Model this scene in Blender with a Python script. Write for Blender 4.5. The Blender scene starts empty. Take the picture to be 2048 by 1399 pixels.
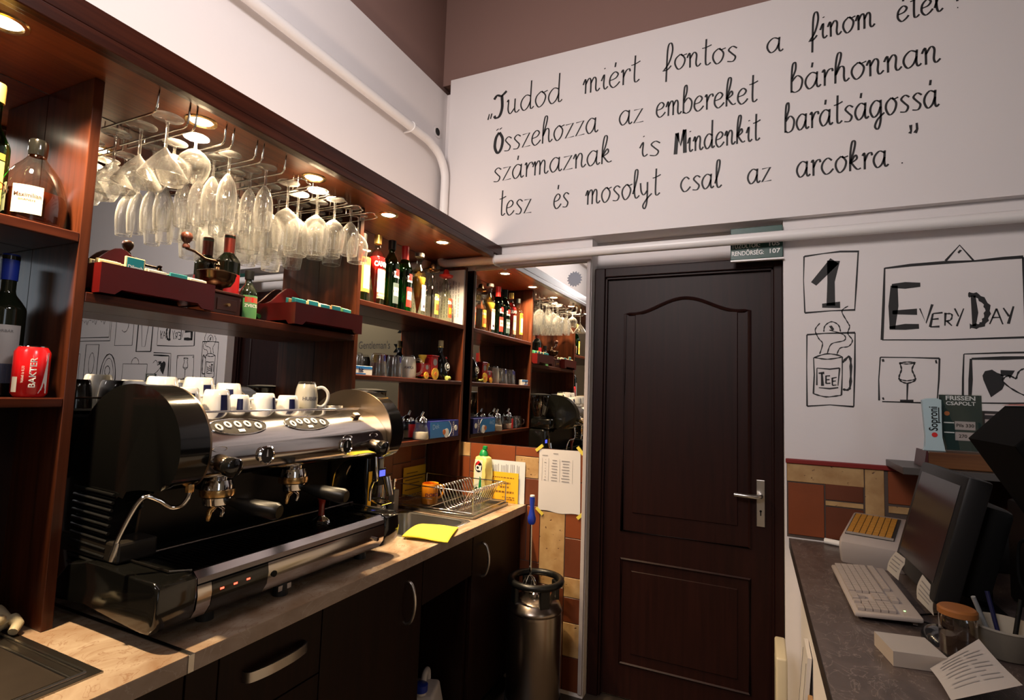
import bpy, bmesh, math, random
from mathutils import Vector, Matrix
random.seed(7)
PI = math.pi
scene = bpy.context.scene
COL = scene.collection

# ---------------------------------------------------------------- camera
cam_data = bpy.data.cameras.new('camera')
cam = bpy.data.objects.new('camera', cam_data)
COL.objects.link(cam)
cam_data.sensor_fit = 'HORIZONTAL'
cam_data.sensor_width = 36.0
cam_data.lens = 18.7355
cam_data.clip_start = 0.05
_r, _u, _f = Vector((0.906919, 0.419957, 0.033681)), Vector((0.002333, -0.08495, 0.996383)), Vector((-0.421299, 0.903559, 0.078022))
cam.matrix_world = Matrix(((_r.x, _u.x, -_f.x, 0.0), (_r.y, _u.y, -_f.y, 0.0), (_r.z, _u.z, -_f.z, 1.46), (0, 0, 0, 1)))
scene.camera = cam

# ---------------------------------------------------------------- world, exposure, lights
world = bpy.data.worlds.new('world'); scene.world = world
world.use_nodes = True
world.node_tree.nodes['Background'].inputs[0].default_value = (0.8, 0.85, 1.0, 1)
world.node_tree.nodes['Background'].inputs[1].default_value = 0.02
vs = scene.view_settings
vs.view_transform = 'Standard'; vs.look = 'None'; vs.gamma = 1.0; vs.use_curve_mapping = False
vs.exposure = 0.0
cy = scene.cycles
cy.use_denoising = True
try: cy.denoiser = 'OPENIMAGEDENOISE'
except Exception: pass
cy.max_bounces = 14; cy.diffuse_bounces = 3; cy.glossy_bounces = 7; cy.transmission_bounces = 12
cy.transparent_max_bounces = 40
cy.caustics_reflective = False; cy.caustics_refractive = False
cy.sample_clamp_indirect = 10.0
cy.blur_glossy = 0.5

def area(name, loc, size, power, color, target=None, shape='RECTANGLE', size_y=None, spread=PI, along_y=False):
    d = bpy.data.lights.new(name, 'AREA'); d.energy = power; d.color = color; d.shape = shape
    d.size = size
    if size_y: d.size_y = size_y
    d.spread = spread
    o = bpy.data.objects.new(name, d); COL.objects.link(o); o.location = loc
    if target is not None:
        d_ = (Vector(target) - Vector(loc)).normalized()
        if along_y:                              # keep the long side of the lamp parallel to the wall
            x_ = Vector((0, 1, 0)).cross(-d_)
            o.rotation_euler = Matrix(((x_.x, 0, -d_.x), (x_.y, 1, -d_.y), (x_.z, 0, -d_.z))).to_euler()
        else: o.rotation_euler = d_.to_track_quat('-Z', 'Y').to_euler()
    return o
# daylight through the window behind, ceiling lamp over the room, warm cove lamp on top of the canopy
area('ceiling_lamp_light', (-0.70, 0.75, 3.9), 0.9, 3.0, (1.0, 0.90, 0.90), (-0.85, 1.0, 0), size_y=0.9)
area('window_light', (3.3, -1.36, 1.9), 1.3, 8.0, (0.86, 0.92, 1.0), (0.2, 2.6, 1.5), size_y=1.5)
area('back_wall_fill', (-0.85, -1.2, 3.1), 0.8, 17.0, (1.0, 0.90, 0.87), (-0.55, 2.6, 2.3), size_y=0.8, spread=math.radians(80))  # added fill behind the camera, brightens the back wall
area('left_wall_fill', (0.9, 0.6, 3.05), 0.5, 7.4, (1.0, 0.93, 0.94), (-1.69, 0.75, 2.9), size_y=0.5, spread=math.radians(75))  # unseen fill added to lift the upper left wall, spares the counters
area('near_wall_fill', (2.5, -0.5, 3.3), 0.4, 9.0, (1.0, 0.88, 0.72), (2.0, -1.5, 2.0), size_y=0.4)  # extra fill put in to brighten the near wall for its reflection
area('cove_light', (-1.37, 1.15, 2.262), 0.06, 4.4, (1.0, 0.74, 0.56), (-1.64, 1.15, 2.75), size_y=2.75, along_y=True)
SPOTS = [(-1.435, 0.504), (-1.44, 0.944), (-1.44, 1.368), (-1.44, 1.791), (-1.445, 2.228)]
for _i, (_x, _y) in enumerate(SPOTS):
    area('downlight_light', (_x, _y, 2.188), 0.06, 15.0, (1.0, 0.73, 0.43), (_x, _y, 0), shape='DISK', spread=math.radians(125))

# ---------------------------------------------------------------- materials
MATS = {}
def _p(name):
    m = bpy.data.materials.new(name); m.use_nodes = True
    return m, m.node_tree.nodes, m.node_tree.links, m.node_tree.nodes['Principled BSDF']
def plain(name, col, rough=0.5, metal=0.0, coat=0.0, noise=0.0, nscale=30.0, bump=0.0, spec=0.5, alpha=1.0):
    if name in MATS: return MATS[name]
    m, n, l, b = _p(name)
    b.inputs['Base Color'].default_value = (*col, 1); b.inputs['Roughness'].default_value = rough
    b.inputs['Metallic'].default_value = metal; b.inputs['Coat Weight'].default_value = coat
    b.inputs['Coat Roughness'].default_value = 0.08
    b.inputs['Specular IOR Level'].default_value = spec
    if noise or bump:
        tc = n.new('ShaderNodeTexCoord'); nz = n.new('ShaderNodeTexNoise')
        nz.inputs['Scale'].default_value = nscale; nz.inputs['Detail'].default_value = 4
        l.new(tc.outputs['Object'], nz.inputs['Vector'])
        if noise:
            mx = n.new('ShaderNodeMix'); mx.data_type = 'RGBA'
            mx.inputs[6].default_value = (*[c * (1 - noise) for c in col], 1)
            mx.inputs[7].default_value = (*[min(1, c * (1 + noise)) for c in col], 1)
            l.new(nz.outputs[0], mx.inputs[0]); l.new(mx.outputs[2], b.inputs['Base Color'])
        if bump:
            bp = n.new('ShaderNodeBump'); bp.inputs['Strength'].default_value = bump; bp.inputs['Distance'].default_value = 0.002
            l.new(nz.outputs[0], bp.inputs['Height']); l.new(bp.outputs[0], b.inputs['Normal'])
    MATS[name] = m; return m
def wood(name, c1, c2, rough=0.3, axis='Y', scale=1.0, coat=0.2):
    m, n, l, b = _p(name)
    tc = n.new('ShaderNodeTexCoord'); mp = n.new('ShaderNodeMapping')
    s = {'X': (1.5, 30, 30), 'Y': (30, 1.5, 30), 'Z': (30, 30, 1.5)}[axis]
    mp.inputs['Scale'].default_value = [q * scale for q in s]
    nz = n.new('ShaderNodeTexNoise'); nz.inputs['Scale'].default_value = 1.6; nz.inputs['Detail'].default_value = 6; nz.inputs['Distortion'].default_value = 0.6
    cr = n.new('ShaderNodeValToRGB'); cr.color_ramp.elements[0].position = 0.32; cr.color_ramp.elements[1].position = 0.72
    cr.color_ramp.elements[0].color = (*c1, 1); cr.color_ramp.elements[1].color = (*c2, 1)
    l.new(tc.outputs['Object'], mp.inputs[0]); l.new(mp.outputs[0], nz.inputs['Vector']); l.new(nz.outputs[0], cr.inputs[0])
    l.new(cr.outputs[0], b.inputs['Base Color']); b.inputs['Roughness'].default_value = rough
    b.inputs['Coat Weight'].default_value = coat; b.inputs['Coat Roughness'].default_value = 0.15
    MATS[name] = m; return m
def marble(name, c1, c2, c3, rough=0.28):
    m, n, l, b = _p(name)
    tc = n.new('ShaderNodeTexCoord'); mp = n.new('ShaderNodeMapping'); mp.inputs['Rotation'].default_value = (0, 0, 0.55); mp.inputs['Scale'].default_value = (6, 3.4, 4)
    nz = n.new('ShaderNodeTexNoise'); nz.inputs['Scale'].default_value = 1.3; nz.inputs['Detail'].default_value = 8; nz.inputs['Distortion'].default_value = 2.2
    cr = n.new('ShaderNodeValToRGB'); e = cr.color_ramp.elements
    e[0].position = 0.3; e[0].color = (*c1, 1); e[1].position = 0.68; e[1].color = (*c2, 1)
    nz2 = n.new('ShaderNodeTexNoise'); nz2.inputs['Scale'].default_value = 2.2; nz2.inputs['Detail'].default_value = 7; nz2.inputs['Distortion'].default_value = 2.5
    cr2 = n.new('ShaderNodeValToRGB'); f = cr2.color_ramp.elements
    f[0].position = 0.485; f[0].color = (0, 0, 0, 1); f[1].position = 0.50; f[1].color = (1, 1, 1, 1)
    g = f.new(0.515); g.color = (0, 0, 0, 1)
    mx = n.new('ShaderNodeMix'); mx.data_type = 'RGBA'; mx.inputs[7].default_value = (*c3, 1)
    mlt = n.new('ShaderNodeMath'); mlt.operation = 'MULTIPLY'; mlt.inputs[1].default_value = 0.55
    l.new(tc.outputs['Object'], mp.inputs[0]); l.new(mp.outputs[0], nz.inputs['Vector']); l.new(mp.outputs[0], nz2.inputs['Vector'])
    l.new(nz.outputs[0], cr.inputs[0]); l.new(nz2.outputs[0], cr2.inputs[0]); l.new(cr2.outputs[0], mlt.inputs[0])
    l.new(mlt.outputs[0], mx.inputs[0]); l.new(cr.outputs[0], mx.inputs[6]); l.new(mx.outputs[2], b.inputs['Base Color'])
    b.inputs['Roughness'].default_value = rough
    MATS[name] = m; return m
def travertine(name, c1, c2, pit):
    m, n, l, b = _p(name)
    tc = n.new('ShaderNodeTexCoord')
    nz = n.new('ShaderNodeTexNoise'); nz.inputs['Scale'].default_value = 14; nz.inputs['Detail'].default_value = 6
    cr = n.new('ShaderNodeValToRGB'); cr.color_ramp.elements[0].color = (*c1, 1); cr.color_ramp.elements[1].color = (*c2, 1)
    cr.color_ramp.elements[0].position = 0.35; cr.color_ramp.elements[1].position = 0.65
    nz2 = n.new('ShaderNodeTexNoise'); nz2.inputs['Scale'].default_value = 42; nz2.inputs['Detail'].default_value = 2
    cr2 = n.new('ShaderNodeValToRGB'); cr2.color_ramp.elements[0].position = 0.66; cr2.color_ramp.elements[1].position = 0.72
    mx = n.new('ShaderNodeMix'); mx.data_type = 'RGBA'; mx.inputs[7].default_value = (*pit, 1)
    for q in (nz, nz2): l.new(tc.outputs['Object'], q.inputs['Vector'])
    l.new(nz.outputs[0], cr.inputs[0]); l.new(nz2.outputs[0], cr2.inputs[0]); l.new(cr2.outputs[0], mx.inputs[0])
    l.new(cr.outputs[0], mx.inputs[6]); l.new(mx.outputs[2], b.inputs['Base Color']); b.inputs['Roughness'].default_value = 0.55
    bp = n.new('ShaderNodeBump'); bp.inputs['Strength'].default_value = 0.5; bp.inputs['Distance'].default_value = 0.003; bp.invert = True
    l.new(cr2.outputs[0], bp.inputs['Height']); l.new(bp.outputs[0], b.inputs['Normal'])
    MATS[name] = m; return m
def thin_glass(name, tint, base=0.05, edge=0.75, power=3.0, rough=0.02, edgecol=(1, 1, 1), scatter=0.0, streak=0.0):
    """thin-walled glass: see-through at normal incidence, reflective towards the rim"""
    m = bpy.data.materials.new(name); m.use_nodes = True
    n, l = m.node_tree.nodes, m.node_tree.links
    n.clear()
    out = n.new('ShaderNodeOutputMaterial'); mix = n.new('ShaderNodeMixShader')
    tr = n.new('ShaderNodeBsdfTransparent'); tr.inputs[0].default_value = (*tint, 1)
    gl = n.new('ShaderNodeBsdfGlossy'); gl.inputs['Roughness'].default_value = rough; gl.inputs[0].default_value = (*edgecol, 1)
    lw = n.new('ShaderNodeLayerWeight'); lw.inputs[0].default_value = 0.5
    pw = n.new('ShaderNodeMath'); pw.operation = 'POWER'; pw.inputs[1].default_value = power
    ma = n.new('ShaderNodeMath'); ma.operation = 'MULTIPLY_ADD'; ma.inputs[1].default_value = edge; ma.inputs[2].default_value = base
    l.new(lw.outputs['Facing'], pw.inputs[0]); l.new(pw.outputs[0], ma.inputs[0]); l.new(ma.outputs[0], mix.inputs[0])
    src = gl
    if streak:                                   # faint vertical waviness of blown glass
        tc = n.new('ShaderNodeTexCoord'); mp = n.new('ShaderNodeMapping'); mp.inputs['Scale'].default_value = (90, 90, 12)
        nz = n.new('ShaderNodeTexNoise'); nz.inputs['Scale'].default_value = 1.0; nz.inputs['Detail'].default_value = 1
        bp = n.new('ShaderNodeBump'); bp.inputs['Strength'].default_value = streak; bp.inputs['Distance'].default_value = 0.004
        l.new(tc.outputs['Object'], mp.inputs[0]); l.new(mp.outputs[0], nz.inputs['Vector']); l.new(nz.outputs[0], bp.inputs['Height']); l.new(bp.outputs[0], gl.inputs['Normal'])
    if scatter:  # white scatter added, mostly at the edges, so the glass looks brightly lit
        df = n.new('ShaderNodeBsdfTranslucent'); df.inputs[0].default_value = (*edgecol, 1); d2 = n.new('ShaderNodeBsdfDiffuse'); d2.inputs[0].default_value = (*edgecol, 1)
        m1 = n.new('ShaderNodeMixShader'); m1.inputs[0].default_value = 0.5; l.new(df.outputs[0], m1.inputs[1]); l.new(d2.outputs[0], m1.inputs[2])
        m2 = n.new('ShaderNodeMixShader'); m2.inputs[0].default_value = scatter; l.new(gl.outputs[0], m2.inputs[1]); l.new(m1.outputs[0], m2.inputs[2]); src = m2
    l.new(tr.outputs[0], mix.inputs[1]); l.new(src.outputs[0], mix.inputs[2]); l.new(mix.outputs[0], out.inputs[0])
    MATS[name] = m; return m
def clear_crystal(name, share, rim_white):
    """refracting glass, part of the light passing straight through"""
    m = bpy.data.materials.new(name); m.use_nodes = True
    n, l = m.node_tree.nodes, m.node_tree.links; n.clear()
    out = n.new('ShaderNodeOutputMaterial'); mix = n.new('ShaderNodeMixShader'); mix.inputs[0].default_value = share
    tr = n.new('ShaderNodeBsdfTransparent'); gl = n.new('ShaderNodeBsdfGlass'); gl.inputs['IOR'].default_value = 1.5; gl.inputs['Roughness'].default_value = 0.0
    tr.inputs[0].default_value = (.99, .99, .98, 1)
    l.new(tr.outputs[0], mix.inputs[1]); l.new(gl.outputs[0], mix.inputs[2])
    lw = n.new('ShaderNodeLayerWeight'); lw.inputs[0].default_value = 0.5          # white added towards the rims, standing in for the lamps' bright glints
    pw = n.new('ShaderNodeMath'); pw.operation = 'POWER'; pw.inputs[1].default_value = 2.6
    ma = n.new('ShaderNodeMath'); ma.operation = 'MULTIPLY_ADD'; ma.inputs[1].default_value = rim_white; ma.inputs[2].default_value = rim_white * .05
    df = n.new('ShaderNodeBsdfTranslucent'); d2 = n.new('ShaderNodeBsdfDiffuse')
    for q in (df, d2): q.inputs[0].default_value = (1, .98, .95, 1)
    m1 = n.new('ShaderNodeMixShader'); m1.inputs[0].default_value = 0.5; l.new(df.outputs[0], m1.inputs[1]); l.new(d2.outputs[0], m1.inputs[2])
    m2 = n.new('ShaderNodeMixShader'); l.new(lw.outputs['Facing'], pw.inputs[0]); l.new(pw.outputs[0], ma.inputs[0]); l.new(ma.outputs[0], m2.inputs[0])
    l.new(mix.outputs[0], m2.inputs[1]); l.new(m1.outputs[0], m2.inputs[2]); l.new(m2.outputs[0], out.inputs[0])
    MATS[name] = m; return m
def emit(name, col, strength):
    m, n, l, b = _p(name)
    b.inputs['Base Color'].default_value = (0, 0, 0, 1)
    b.inputs['Emission Color'].default_value = (*col, 1); b.inputs['Emission Strength'].default_value = strength
    MATS[name] = m; return m

WHITE = plain('white_paint', (0.80, 0.755, 0.745), 0.75, bump=0.15, nscale=60, spec=0.2)
BROWNP = plain('brown_paint', (0.27, 0.165, 0.14), 0.8, spec=0.2)
CREAM = plain('cream_paint', (0.62, 0.52, 0.36), 0.8, spec=0.2)
INK = plain('black_brush_paint', (0.012, 0.011, 0.012), 0.6)
PIPEM = plain('pipe_enamel', (0.86, 0.83, 0.81), 0.35)
MAHO = wood('mahogany_along', (0.028, 0.0065, 0.0035), (0.085, 0.020, 0.009), 0.28, 'Y')
MAHOZ = wood('mahogany_upright', (0.040, 0.0105, 0.0048), (0.115, 0.031, 0.013), 0.28, 'Z')
for _n in ('mahogany_along', 'mahogany_upright'): MATS[_n].node_tree.nodes['Principled BSDF'].inputs['Specular IOR Level'].default_value = 0.185
SOFF = wood('soffit_veneer', (0.15, 0.042, 0.016), (0.30, 0.085, 0.030), 0.32, 'Y', coat=0.05)
LAM = wood('dark_laminate', (0.008, 0.003, 0.002), (0.016, 0.005, 0.003), 0.42, 'Z', coat=0.0)
DOORM = wood('wenge_door', (0.011, 0.0026, 0.002), (0.019, 0.0045, 0.0034), 0.45, 'Z', coat=0.0)
for _m in (LAM, DOORM): _m.node_tree.nodes['Principled BSDF'].inputs['Specular IOR Level'].default_value = 0.18
REDBOX = plain('red_lacquer_wood', (0.075, 0.0032, 0.0032), 0.3, coat=0.25, noise=0.15, nscale=12)
MARB = marble('beige_marble', (0.36, 0.22, 0.13), (0.60, 0.47, 0.35), (0.26, 0.11, 0.05), 0.25)
BARMARB = marble('grey_brown_marble', (0.062, 0.046, 0.042), (0.115, 0.088, 0.082), (0.30, 0.25, 0.23), 0.34)
TERRA = plain('terracotta_tile', (0.21, 0.050, 0.014), 0.42, noise=0.22, nscale=9, bump=0.1)
TERRB = plain('rust_tile', (0.13, 0.033, 0.012), 0.42, noise=0.25, nscale=9, bump=0.1)
TRAV = travertine('travertine_tile', (0.36, 0.20, 0.075), (0.50, 0.32, 0.14), (0.13, 0.05, 0.02))
GROUT = plain('grey_grout', (0.085, 0.06, 0.05), 0.9)
STEEL = plain('brushed_steel', (0.60, 0.585, 0.56), 0.26, 1.0)
DKSTEEL = plain('dark_steel', (0.30, 0.27, 0.24), 0.3, 1.0)
CHROME = plain('chrome', (0.82, 0.81, 0.80), 0.07, 1.0)
WIRE = plain('chrome_wire', (0.78, 0.76, 0.74), 0.12, 1.0)
BRASS = plain('brass', (0.75, 0.48, 0.20), 0.25, 1.0)
BRONZE = plain('bronze_metal', (0.34, 0.25, 0.17), 0.28, 1.0)
BLACKG = plain('gloss_black', (0.006, 0.006, 0.0055), 0.12, coat=0.4)
BLACKM = plain('matt_black', (0.006, 0.006, 0.006), 0.5, spec=0.2)
BLACKR = plain('black_rubber', (0.012, 0.012, 0.012), 0.6)
CHAR = plain('charcoal_plastic', (0.014, 0.0135, 0.014), 0.45, spec=0.3)
MIRROR = plain('mirror_silver', (0.86, 0.87, 0.86), 0.0, 1.0)
GLASS = thin_glass('clear_glass', (0.985, 0.985, 0.98), 0.08, 0.9, 3.0, scatter=0.26, streak=0.9)
GLASST = thin_glass('clear_glass_thick', (0.97, 0.975, 0.97), 0.07, 0.9, 2.6, scatter=0.07)
FROST = thin_glass('scuffed_glass', (0.80, 0.79, 0.75), 0.16, 0.7, 1.6, rough=0.2, scatter=0.35)
CRYS = clear_crystal('stemware_crystal', 0.48, 0.32)
GRNG = thin_glass('green_glass', (0.04, 0.30, 0.05), 0.06, 0.5, 2.5, edgecol=(0.8, 1, 0.8))
PORC = plain('white_porcelain', (0.82, 0.80, 0.77), 0.15, coat=0.3)
NAVY = plain('navy_print', (0.01, 0.012, 0.06), 0.3)
PAPER = plain('white_paper', (0.62, 0.585, 0.57), 0.7)
PAPERL = plain('card_cream', (0.80, 0.72, 0.52), 0.6)
GREYINK = plain('grey_print', (0.16, 0.15, 0.16), 0.7)
YELLOWP = plain('yellow_card', (0.86, 0.48, 0.02), 0.6)
REDP = plain('red_print', (0.62, 0.02, 0.02), 0.4)
REDPL = plain('red_plastic', (0.55, 0.015, 0.015), 0.3)
BLUEPL = plain('blue_plastic', (0.015, 0.04, 0.36), 0.3)
ORANGEC = plain('orange_ceramic', (0.95, 0.33, 0.015), 0.25, coat=0.3)
GREENP = plain('green_plastic', (0.01, 0.25, 0.06), 0.35)
LEMON = plain('lemon_plastic', (0.86, 0.74, 0.24), 0.35)
YCLOTH = plain('yellow_cloth', (0.92, 0.78, 0.06), 0.9, noise=0.1, nscale=120, bump=0.3)
BEIGEPL = plain('beige_plastic', (0.44, 0.385, 0.36), 0.45)
BEIGEPLD = plain('beige_plastic_keys', (0.42, 0.365, 0.34), 0.5)
TEAL = plain('teal_print', (0.01, 0.22, 0.26), 0.4)
WHITEP = plain('white_print', (0.85, 0.84, 0.82), 0.5)
COPPER = plain('antique_bronze', (0.075, 0.042, 0.026), 0.24, 1.0)
KNOBW = plain('turned_wood', (0.06, 0.016, 0.008), 0.3, coat=0.3)
GREYPL = plain('grey_sticker', (0.30, 0.32, 0.38), 0.6)
BULB = emit('lamp_glow', (1.0, 0.86, 0.62), 28.0)
LEDR = emit('red_led', (1.0, 0.06, 0.03), 6.0)
LEDG = emit('green_led', (0.3, 1.0, 0.2), 6.0)
LEDB = emit('blue_display', (0.10, 0.12, 1.0), 1.6)

# ---------------------------------------------------------------- geometry helpers
def obj(name, bm, mats, parent=None, smooth=None, loc=None):
    me = bpy.data.meshes.new(name)
    bmesh.ops.recalc_face_normals(bm, faces=bm.faces[:])
    bm.to_mesh(me); bm.free()
    for m in (mats if isinstance(mats, (list, tuple)) else [mats]): me.materials.append(m)
    if smooth is not None:
        me.shade_smooth()
        if smooth < 180: 
            try: me.set_sharp_from_angle(angle=math.radians(smooth))
            except Exception: pass
    o = bpy.data.objects.new(name, me); COL.objects.link(o)
    if parent: o.parent = parent
    if loc: o.location = loc
    return o
def tag(o, label=None, cat=None, group=None, kind=None):
    if label: o['label'] = label
    if cat: o['category'] = cat
    if group: o['group'] = group
    if kind: o['kind'] = kind
    return o
def thing(name, label, cat, loc=(0, 0, 0), rotz=0, group=None):
    o = bpy.data.objects.new(name, None); COL.objects.link(o); o.empty_display_size = 0.05
    o.location = loc; o.rotation_euler = (0, 0, rotz)
    return tag(o, label, cat, group)
def struct(name, bm, m, parent=None, smooth=None):
    o = obj(name, bm, m, parent, smooth)
    if not parent: o['kind'] = 'structure'
    return o
def shift(bm, v):
    bmesh.ops.translate(bm, verts=bm.verts[:], vec=Vector(v)); return bm
def rot(bm, ang, axis='Z', about=(0, 0, 0)):
    bmesh.ops.rotate(bm, verts=bm.verts[:], cent=Vector(about), matrix=Matrix.Rotation(ang, 3, axis)); return bm
def wpart(root, name, bm, m, smooth=None, parent=None):
    """part given in world coordinates under an unrotated thing"""
    shift(bm, -Vector(root.location))
    return obj(name, bm, m, parent or root, smooth)
def box(x0, x1, y0, y1, z0, z1, bevel=0.0, seg=2, bm=None):
    b = bmesh.new()
    bmesh.ops.create_cube(b, size=1.0)
    for v in b.verts:
        v.co = Vector((x0 + (v.co.x + .5) * (x1 - x0), y0 + (v.co.y + .5) * (y1 - y0), z0 + (v.co.z + .5) * (z1 - z0)))
    if bevel > 0:
        bmesh.ops.bevel(b, geom=b.edges[:], offset=min(bevel, .49 * min(abs(x1 - x0), abs(y1 - y0), abs(z1 - z0))), segments=seg, affect='EDGES', profile=0.5)
    return merge(bm, b) if bm is not None else b
def merge(a, b):
    me = bpy.data.meshes.new('tmp'); b.to_mesh(me); b.free(); a.from_mesh(me); bpy.data.meshes.remove(me); return a
def lathe(prof, seg=24, a0=0.0, a1=2 * PI, bm=None):
    b = bmesh.new(); full = abs(a1 - a0 - 2 * PI) < 1e-6
    n = seg if full else seg + 1; rings = []
    for (r, z) in prof:
        if r < 1e-6: rings.append([b.verts.new((0, 0, z))])
        else: rings.append([b.verts.new((r * math.cos(a0 + (a1 - a0) * k / seg), r * math.sin(a0 + (a1 - a0) * k / seg), z)) for k in range(n)])
    for p, q in zip(rings, rings[1:]):
        for k in range(seg):
            k2 = (k + 1) % n if full else k + 1
            if len(p) == 1 and len(q) == 1: continue
            if len(p) == 1: f = (p[0], q[k2], q[k])
            elif len(q) == 1: f = (p[k], p[k2], q[0])
            else: f = (p[k], p[k2], q[k2], q[k])
            try: b.faces.new(f)
            except ValueError: pass
    return merge(bm, b) if bm is not None else b
def cyl(p0, p1, r, seg=14, r2=None, bm=None):
    p0, p1 = Vector(p0), Vector(p1); d = p1 - p0; L = d.length
    r2 = r if r2 is None else r2
    b = lathe([(0, 0), (r, 0), (r2, L), (0, L)], seg)
    bmesh.ops.transform(b, matrix=Matrix.Translation(p0) @ d.to_track_quat('Z', 'Y').to_matrix().to_4x4(), verts=b.verts[:])
    return merge(bm, b) if bm is not None else b
def spline(pts, n=6):
    P = [Vector(p) for p in pts]
    if len(P) < 3: return P
    out = []
    for i in range(len(P) - 1):
        p0 = P[max(i - 1, 0)]; p1 = P[i]; p2 = P[i + 1]; p3 = P[min(i + 2, len(P) - 1)]
        for k in range(n):
            t = k / n
            out.append(0.5 * ((2 * p1) + (p2 - p0) * t + (2 * p0 - 5 * p1 + 4 * p2 - p3) * t * t + (3 * p1 - p0 - 3 * p2 + p3) * t ** 3))
    out.append(P[-1]); return out
def tube(pts, r, seg=8, smooth=0, closed=False, bm=None, flat=1.0):
    P = spline(pts, smooth) if smooth else [Vector(p) for p in pts]
    b = bmesh.new(); rings = []; N = len(P); up = None
    for i, p in enumerate(P):
        if closed: t = (P[(i + 1) % N] - P[i - 1])
        else: t = P[min(i + 1, N - 1)] - P[max(i - 1, 0)]
        t.normalize()
        if up is None: up = Vector((0, 0, 1)) if abs(t.z) < .9 else Vector((1, 0, 0))
        a = t.cross(up)
        if a.length < 1e-4: a = t.orthogonal()
        a.normalize(); c = a.cross(t); up = c
        rr = r[i] if isinstance(r, (list, tuple)) else r
        rings.append([b.verts.new(p + a * math.cos(2 * PI * k / seg) * rr + c * math.sin(2 * PI * k / seg) * rr * flat) for k in range(seg)])
    m = N if closed else N - 1
    for i in range(m):
        q0, q1 = rings[i], rings[(i + 1) % N]
        for k in range(seg): b.faces.new((q0[k], q0[(k + 1) % seg], q1[(k + 1) % seg], q1[k]))
    if not closed:
        b.faces.new(rings[0][::-1]); b.faces.new(rings[-1])
    return merge(bm, b) if bm is not None else b
def prism(poly, a, c, axis='Y', bevel=0.0, seg=2, bm=None):
    """poly in the plane across axis: Y -> (x,z), X -> (y,z), Z -> (x,y)"""
    def P(u, v, w): return {'Y': (u, w, v), 'X': (w, u, v), 'Z': (u, v, w)}[axis]
    b = bmesh.new()
    A = [b.verts.new(P(u, v, a)) for u, v in poly]; B = [b.verts.new(P(u, v, c)) for u, v in poly]
    f0 = b.faces.new(A); f1 = b.faces.new(B[::-1]); n = len(poly)
    for k in range(n): b.faces.new((A[k], B[k], B[(k + 1) % n], A[(k + 1) % n]))
    if bevel > 0:
        ed = list(set(f0.edges[:] + f1.edges[:]))
        bmesh.ops.bevel(b, geom=ed, offset=bevel, segments=seg, affect='EDGES', profile=0.5)
    return merge(bm, b) if bm is not None else b
def ring(R, r, z=0, seg=28, rs=8, bm=None):
    return tube([(R * math.cos(2 * PI * k / seg), R * math.sin(2 * PI * k / seg), z) for k in range(seg)], r, rs, closed=True, bm=bm)
def torus_at(c, axis, R, r, seg=24, rs=8, sx=1.0, sy=1.0):
    b = tube([(sx * R * math.cos(2 * PI * k / seg), sy * R * math.sin(2 * PI * k / seg), 0) for k in range(seg)], r, rs, closed=True)
    bmesh.ops.transform(b, matrix=Matrix.Translation(Vector(c)) @ Vector(axis).to_track_quat('Z', 'Y').to_matrix().to_4x4(), verts=b.verts[:])
    return b
def wrap(r, z0, z1, a0, a1, seg=10):
    b = bmesh.new(); lo = []; hi = []
    for k in range(seg + 1):
        a = a0 + (a1 - a0) * k / seg
        lo.append(b.verts.new((r * math.cos(a), r * math.sin(a), z0))); hi.append(b.verts.new((r * math.cos(a), r * math.sin(a), z1)))
    for k in range(seg): b.faces.new((lo[k], lo[k + 1], hi[k + 1], hi[k]))
    return b
_tx = {}
def text_bm(s, size, bold=0.0, align='CENTER'):
    key = (s, bold, align)
    if key not in _tx:
        cu = bpy.data.curves.new('lettering', 'FONT'); cu.body = s; cu.size = 1.0; cu.align_x = align; cu.align_y = 'CENTER'; cu.offset = bold; cu.resolution_u = 3
        o = bpy.data.objects.new('lettering', cu); COL.objects.link(o)
        dg = bpy.context.evaluated_depsgraph_get()
        _tx[key] = bpy.data.meshes.new_from_object(o.evaluated_get(dg))
        bpy.data.objects.remove(o); bpy.data.curves.remove(cu)
    b = bmesh.new(); b.from_mesh(_tx[key])
    for v in b.verts: v.co = Vector((v.co.x * size, v.co.y * size, 0))
    return b
def text_plane(s, size, origin, right, up, bold=0.0, wscale=1.0, align='CENTER', fit=None):
    b = text_bm(s, size, bold, align); o, r, u = Vector(origin), Vector(right).normalized(), Vector(up).normalized()
    if fit:
        w = max(v.co.x for v in b.verts) - min(v.co.x for v in b.verts); wscale = fit / w
    for v in b.verts: v.co = o + r * v.co.x * wscale + u * v.co.y
    return b
def text_wrap(s, size, r, zc, ac, bold=0.0, vertical=False, wscale=1.0):
    b = text_bm(s, size, bold)
    for v in b.verts:
        x, y = v.co.x * wscale, v.co.y
        if vertical: x, y = -y, x
        a = ac + x / r
        v.co = Vector((r * math.cos(a), r * math.sin(a), zc + y))
    return b
def quad(p0, p1, p2, p3):
    b = bmesh.new(); b.faces.new([b.verts.new(p) for p in (p0, p1, p2, p3)]); return b
def sheet(p00, p10, p11, p01, n=10, bend=None):
    """thin sheet between four corners, bend(u,v) gives an offset vector"""
    b = bmesh.new(); g = []
    P = [Vector(p) for p in (p00, p10, p11, p01)]
    for j in range(n + 1):
        row = []
        for i in range(n + 1):
            u, v = i / n, j / n
            p = P[0] * (1 - u) * (1 - v) + P[1] * u * (1 - v) + P[2] * u * v + P[3] * (1 - u) * v
            if bend: p = p + Vector(bend(u, v))
            row.append(b.verts.new(p))
        g.append(row)
    for j in range(n):
        for i in range(n): b.faces.new((g[j][i], g[j][i + 1], g[j + 1][i + 1], g[j + 1][i]))
    return b
def thicken(o, t):
    m = o.modifiers.new('thickness', 'SOLIDIFY'); m.thickness = t; m.offset = 0
    return o
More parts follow.
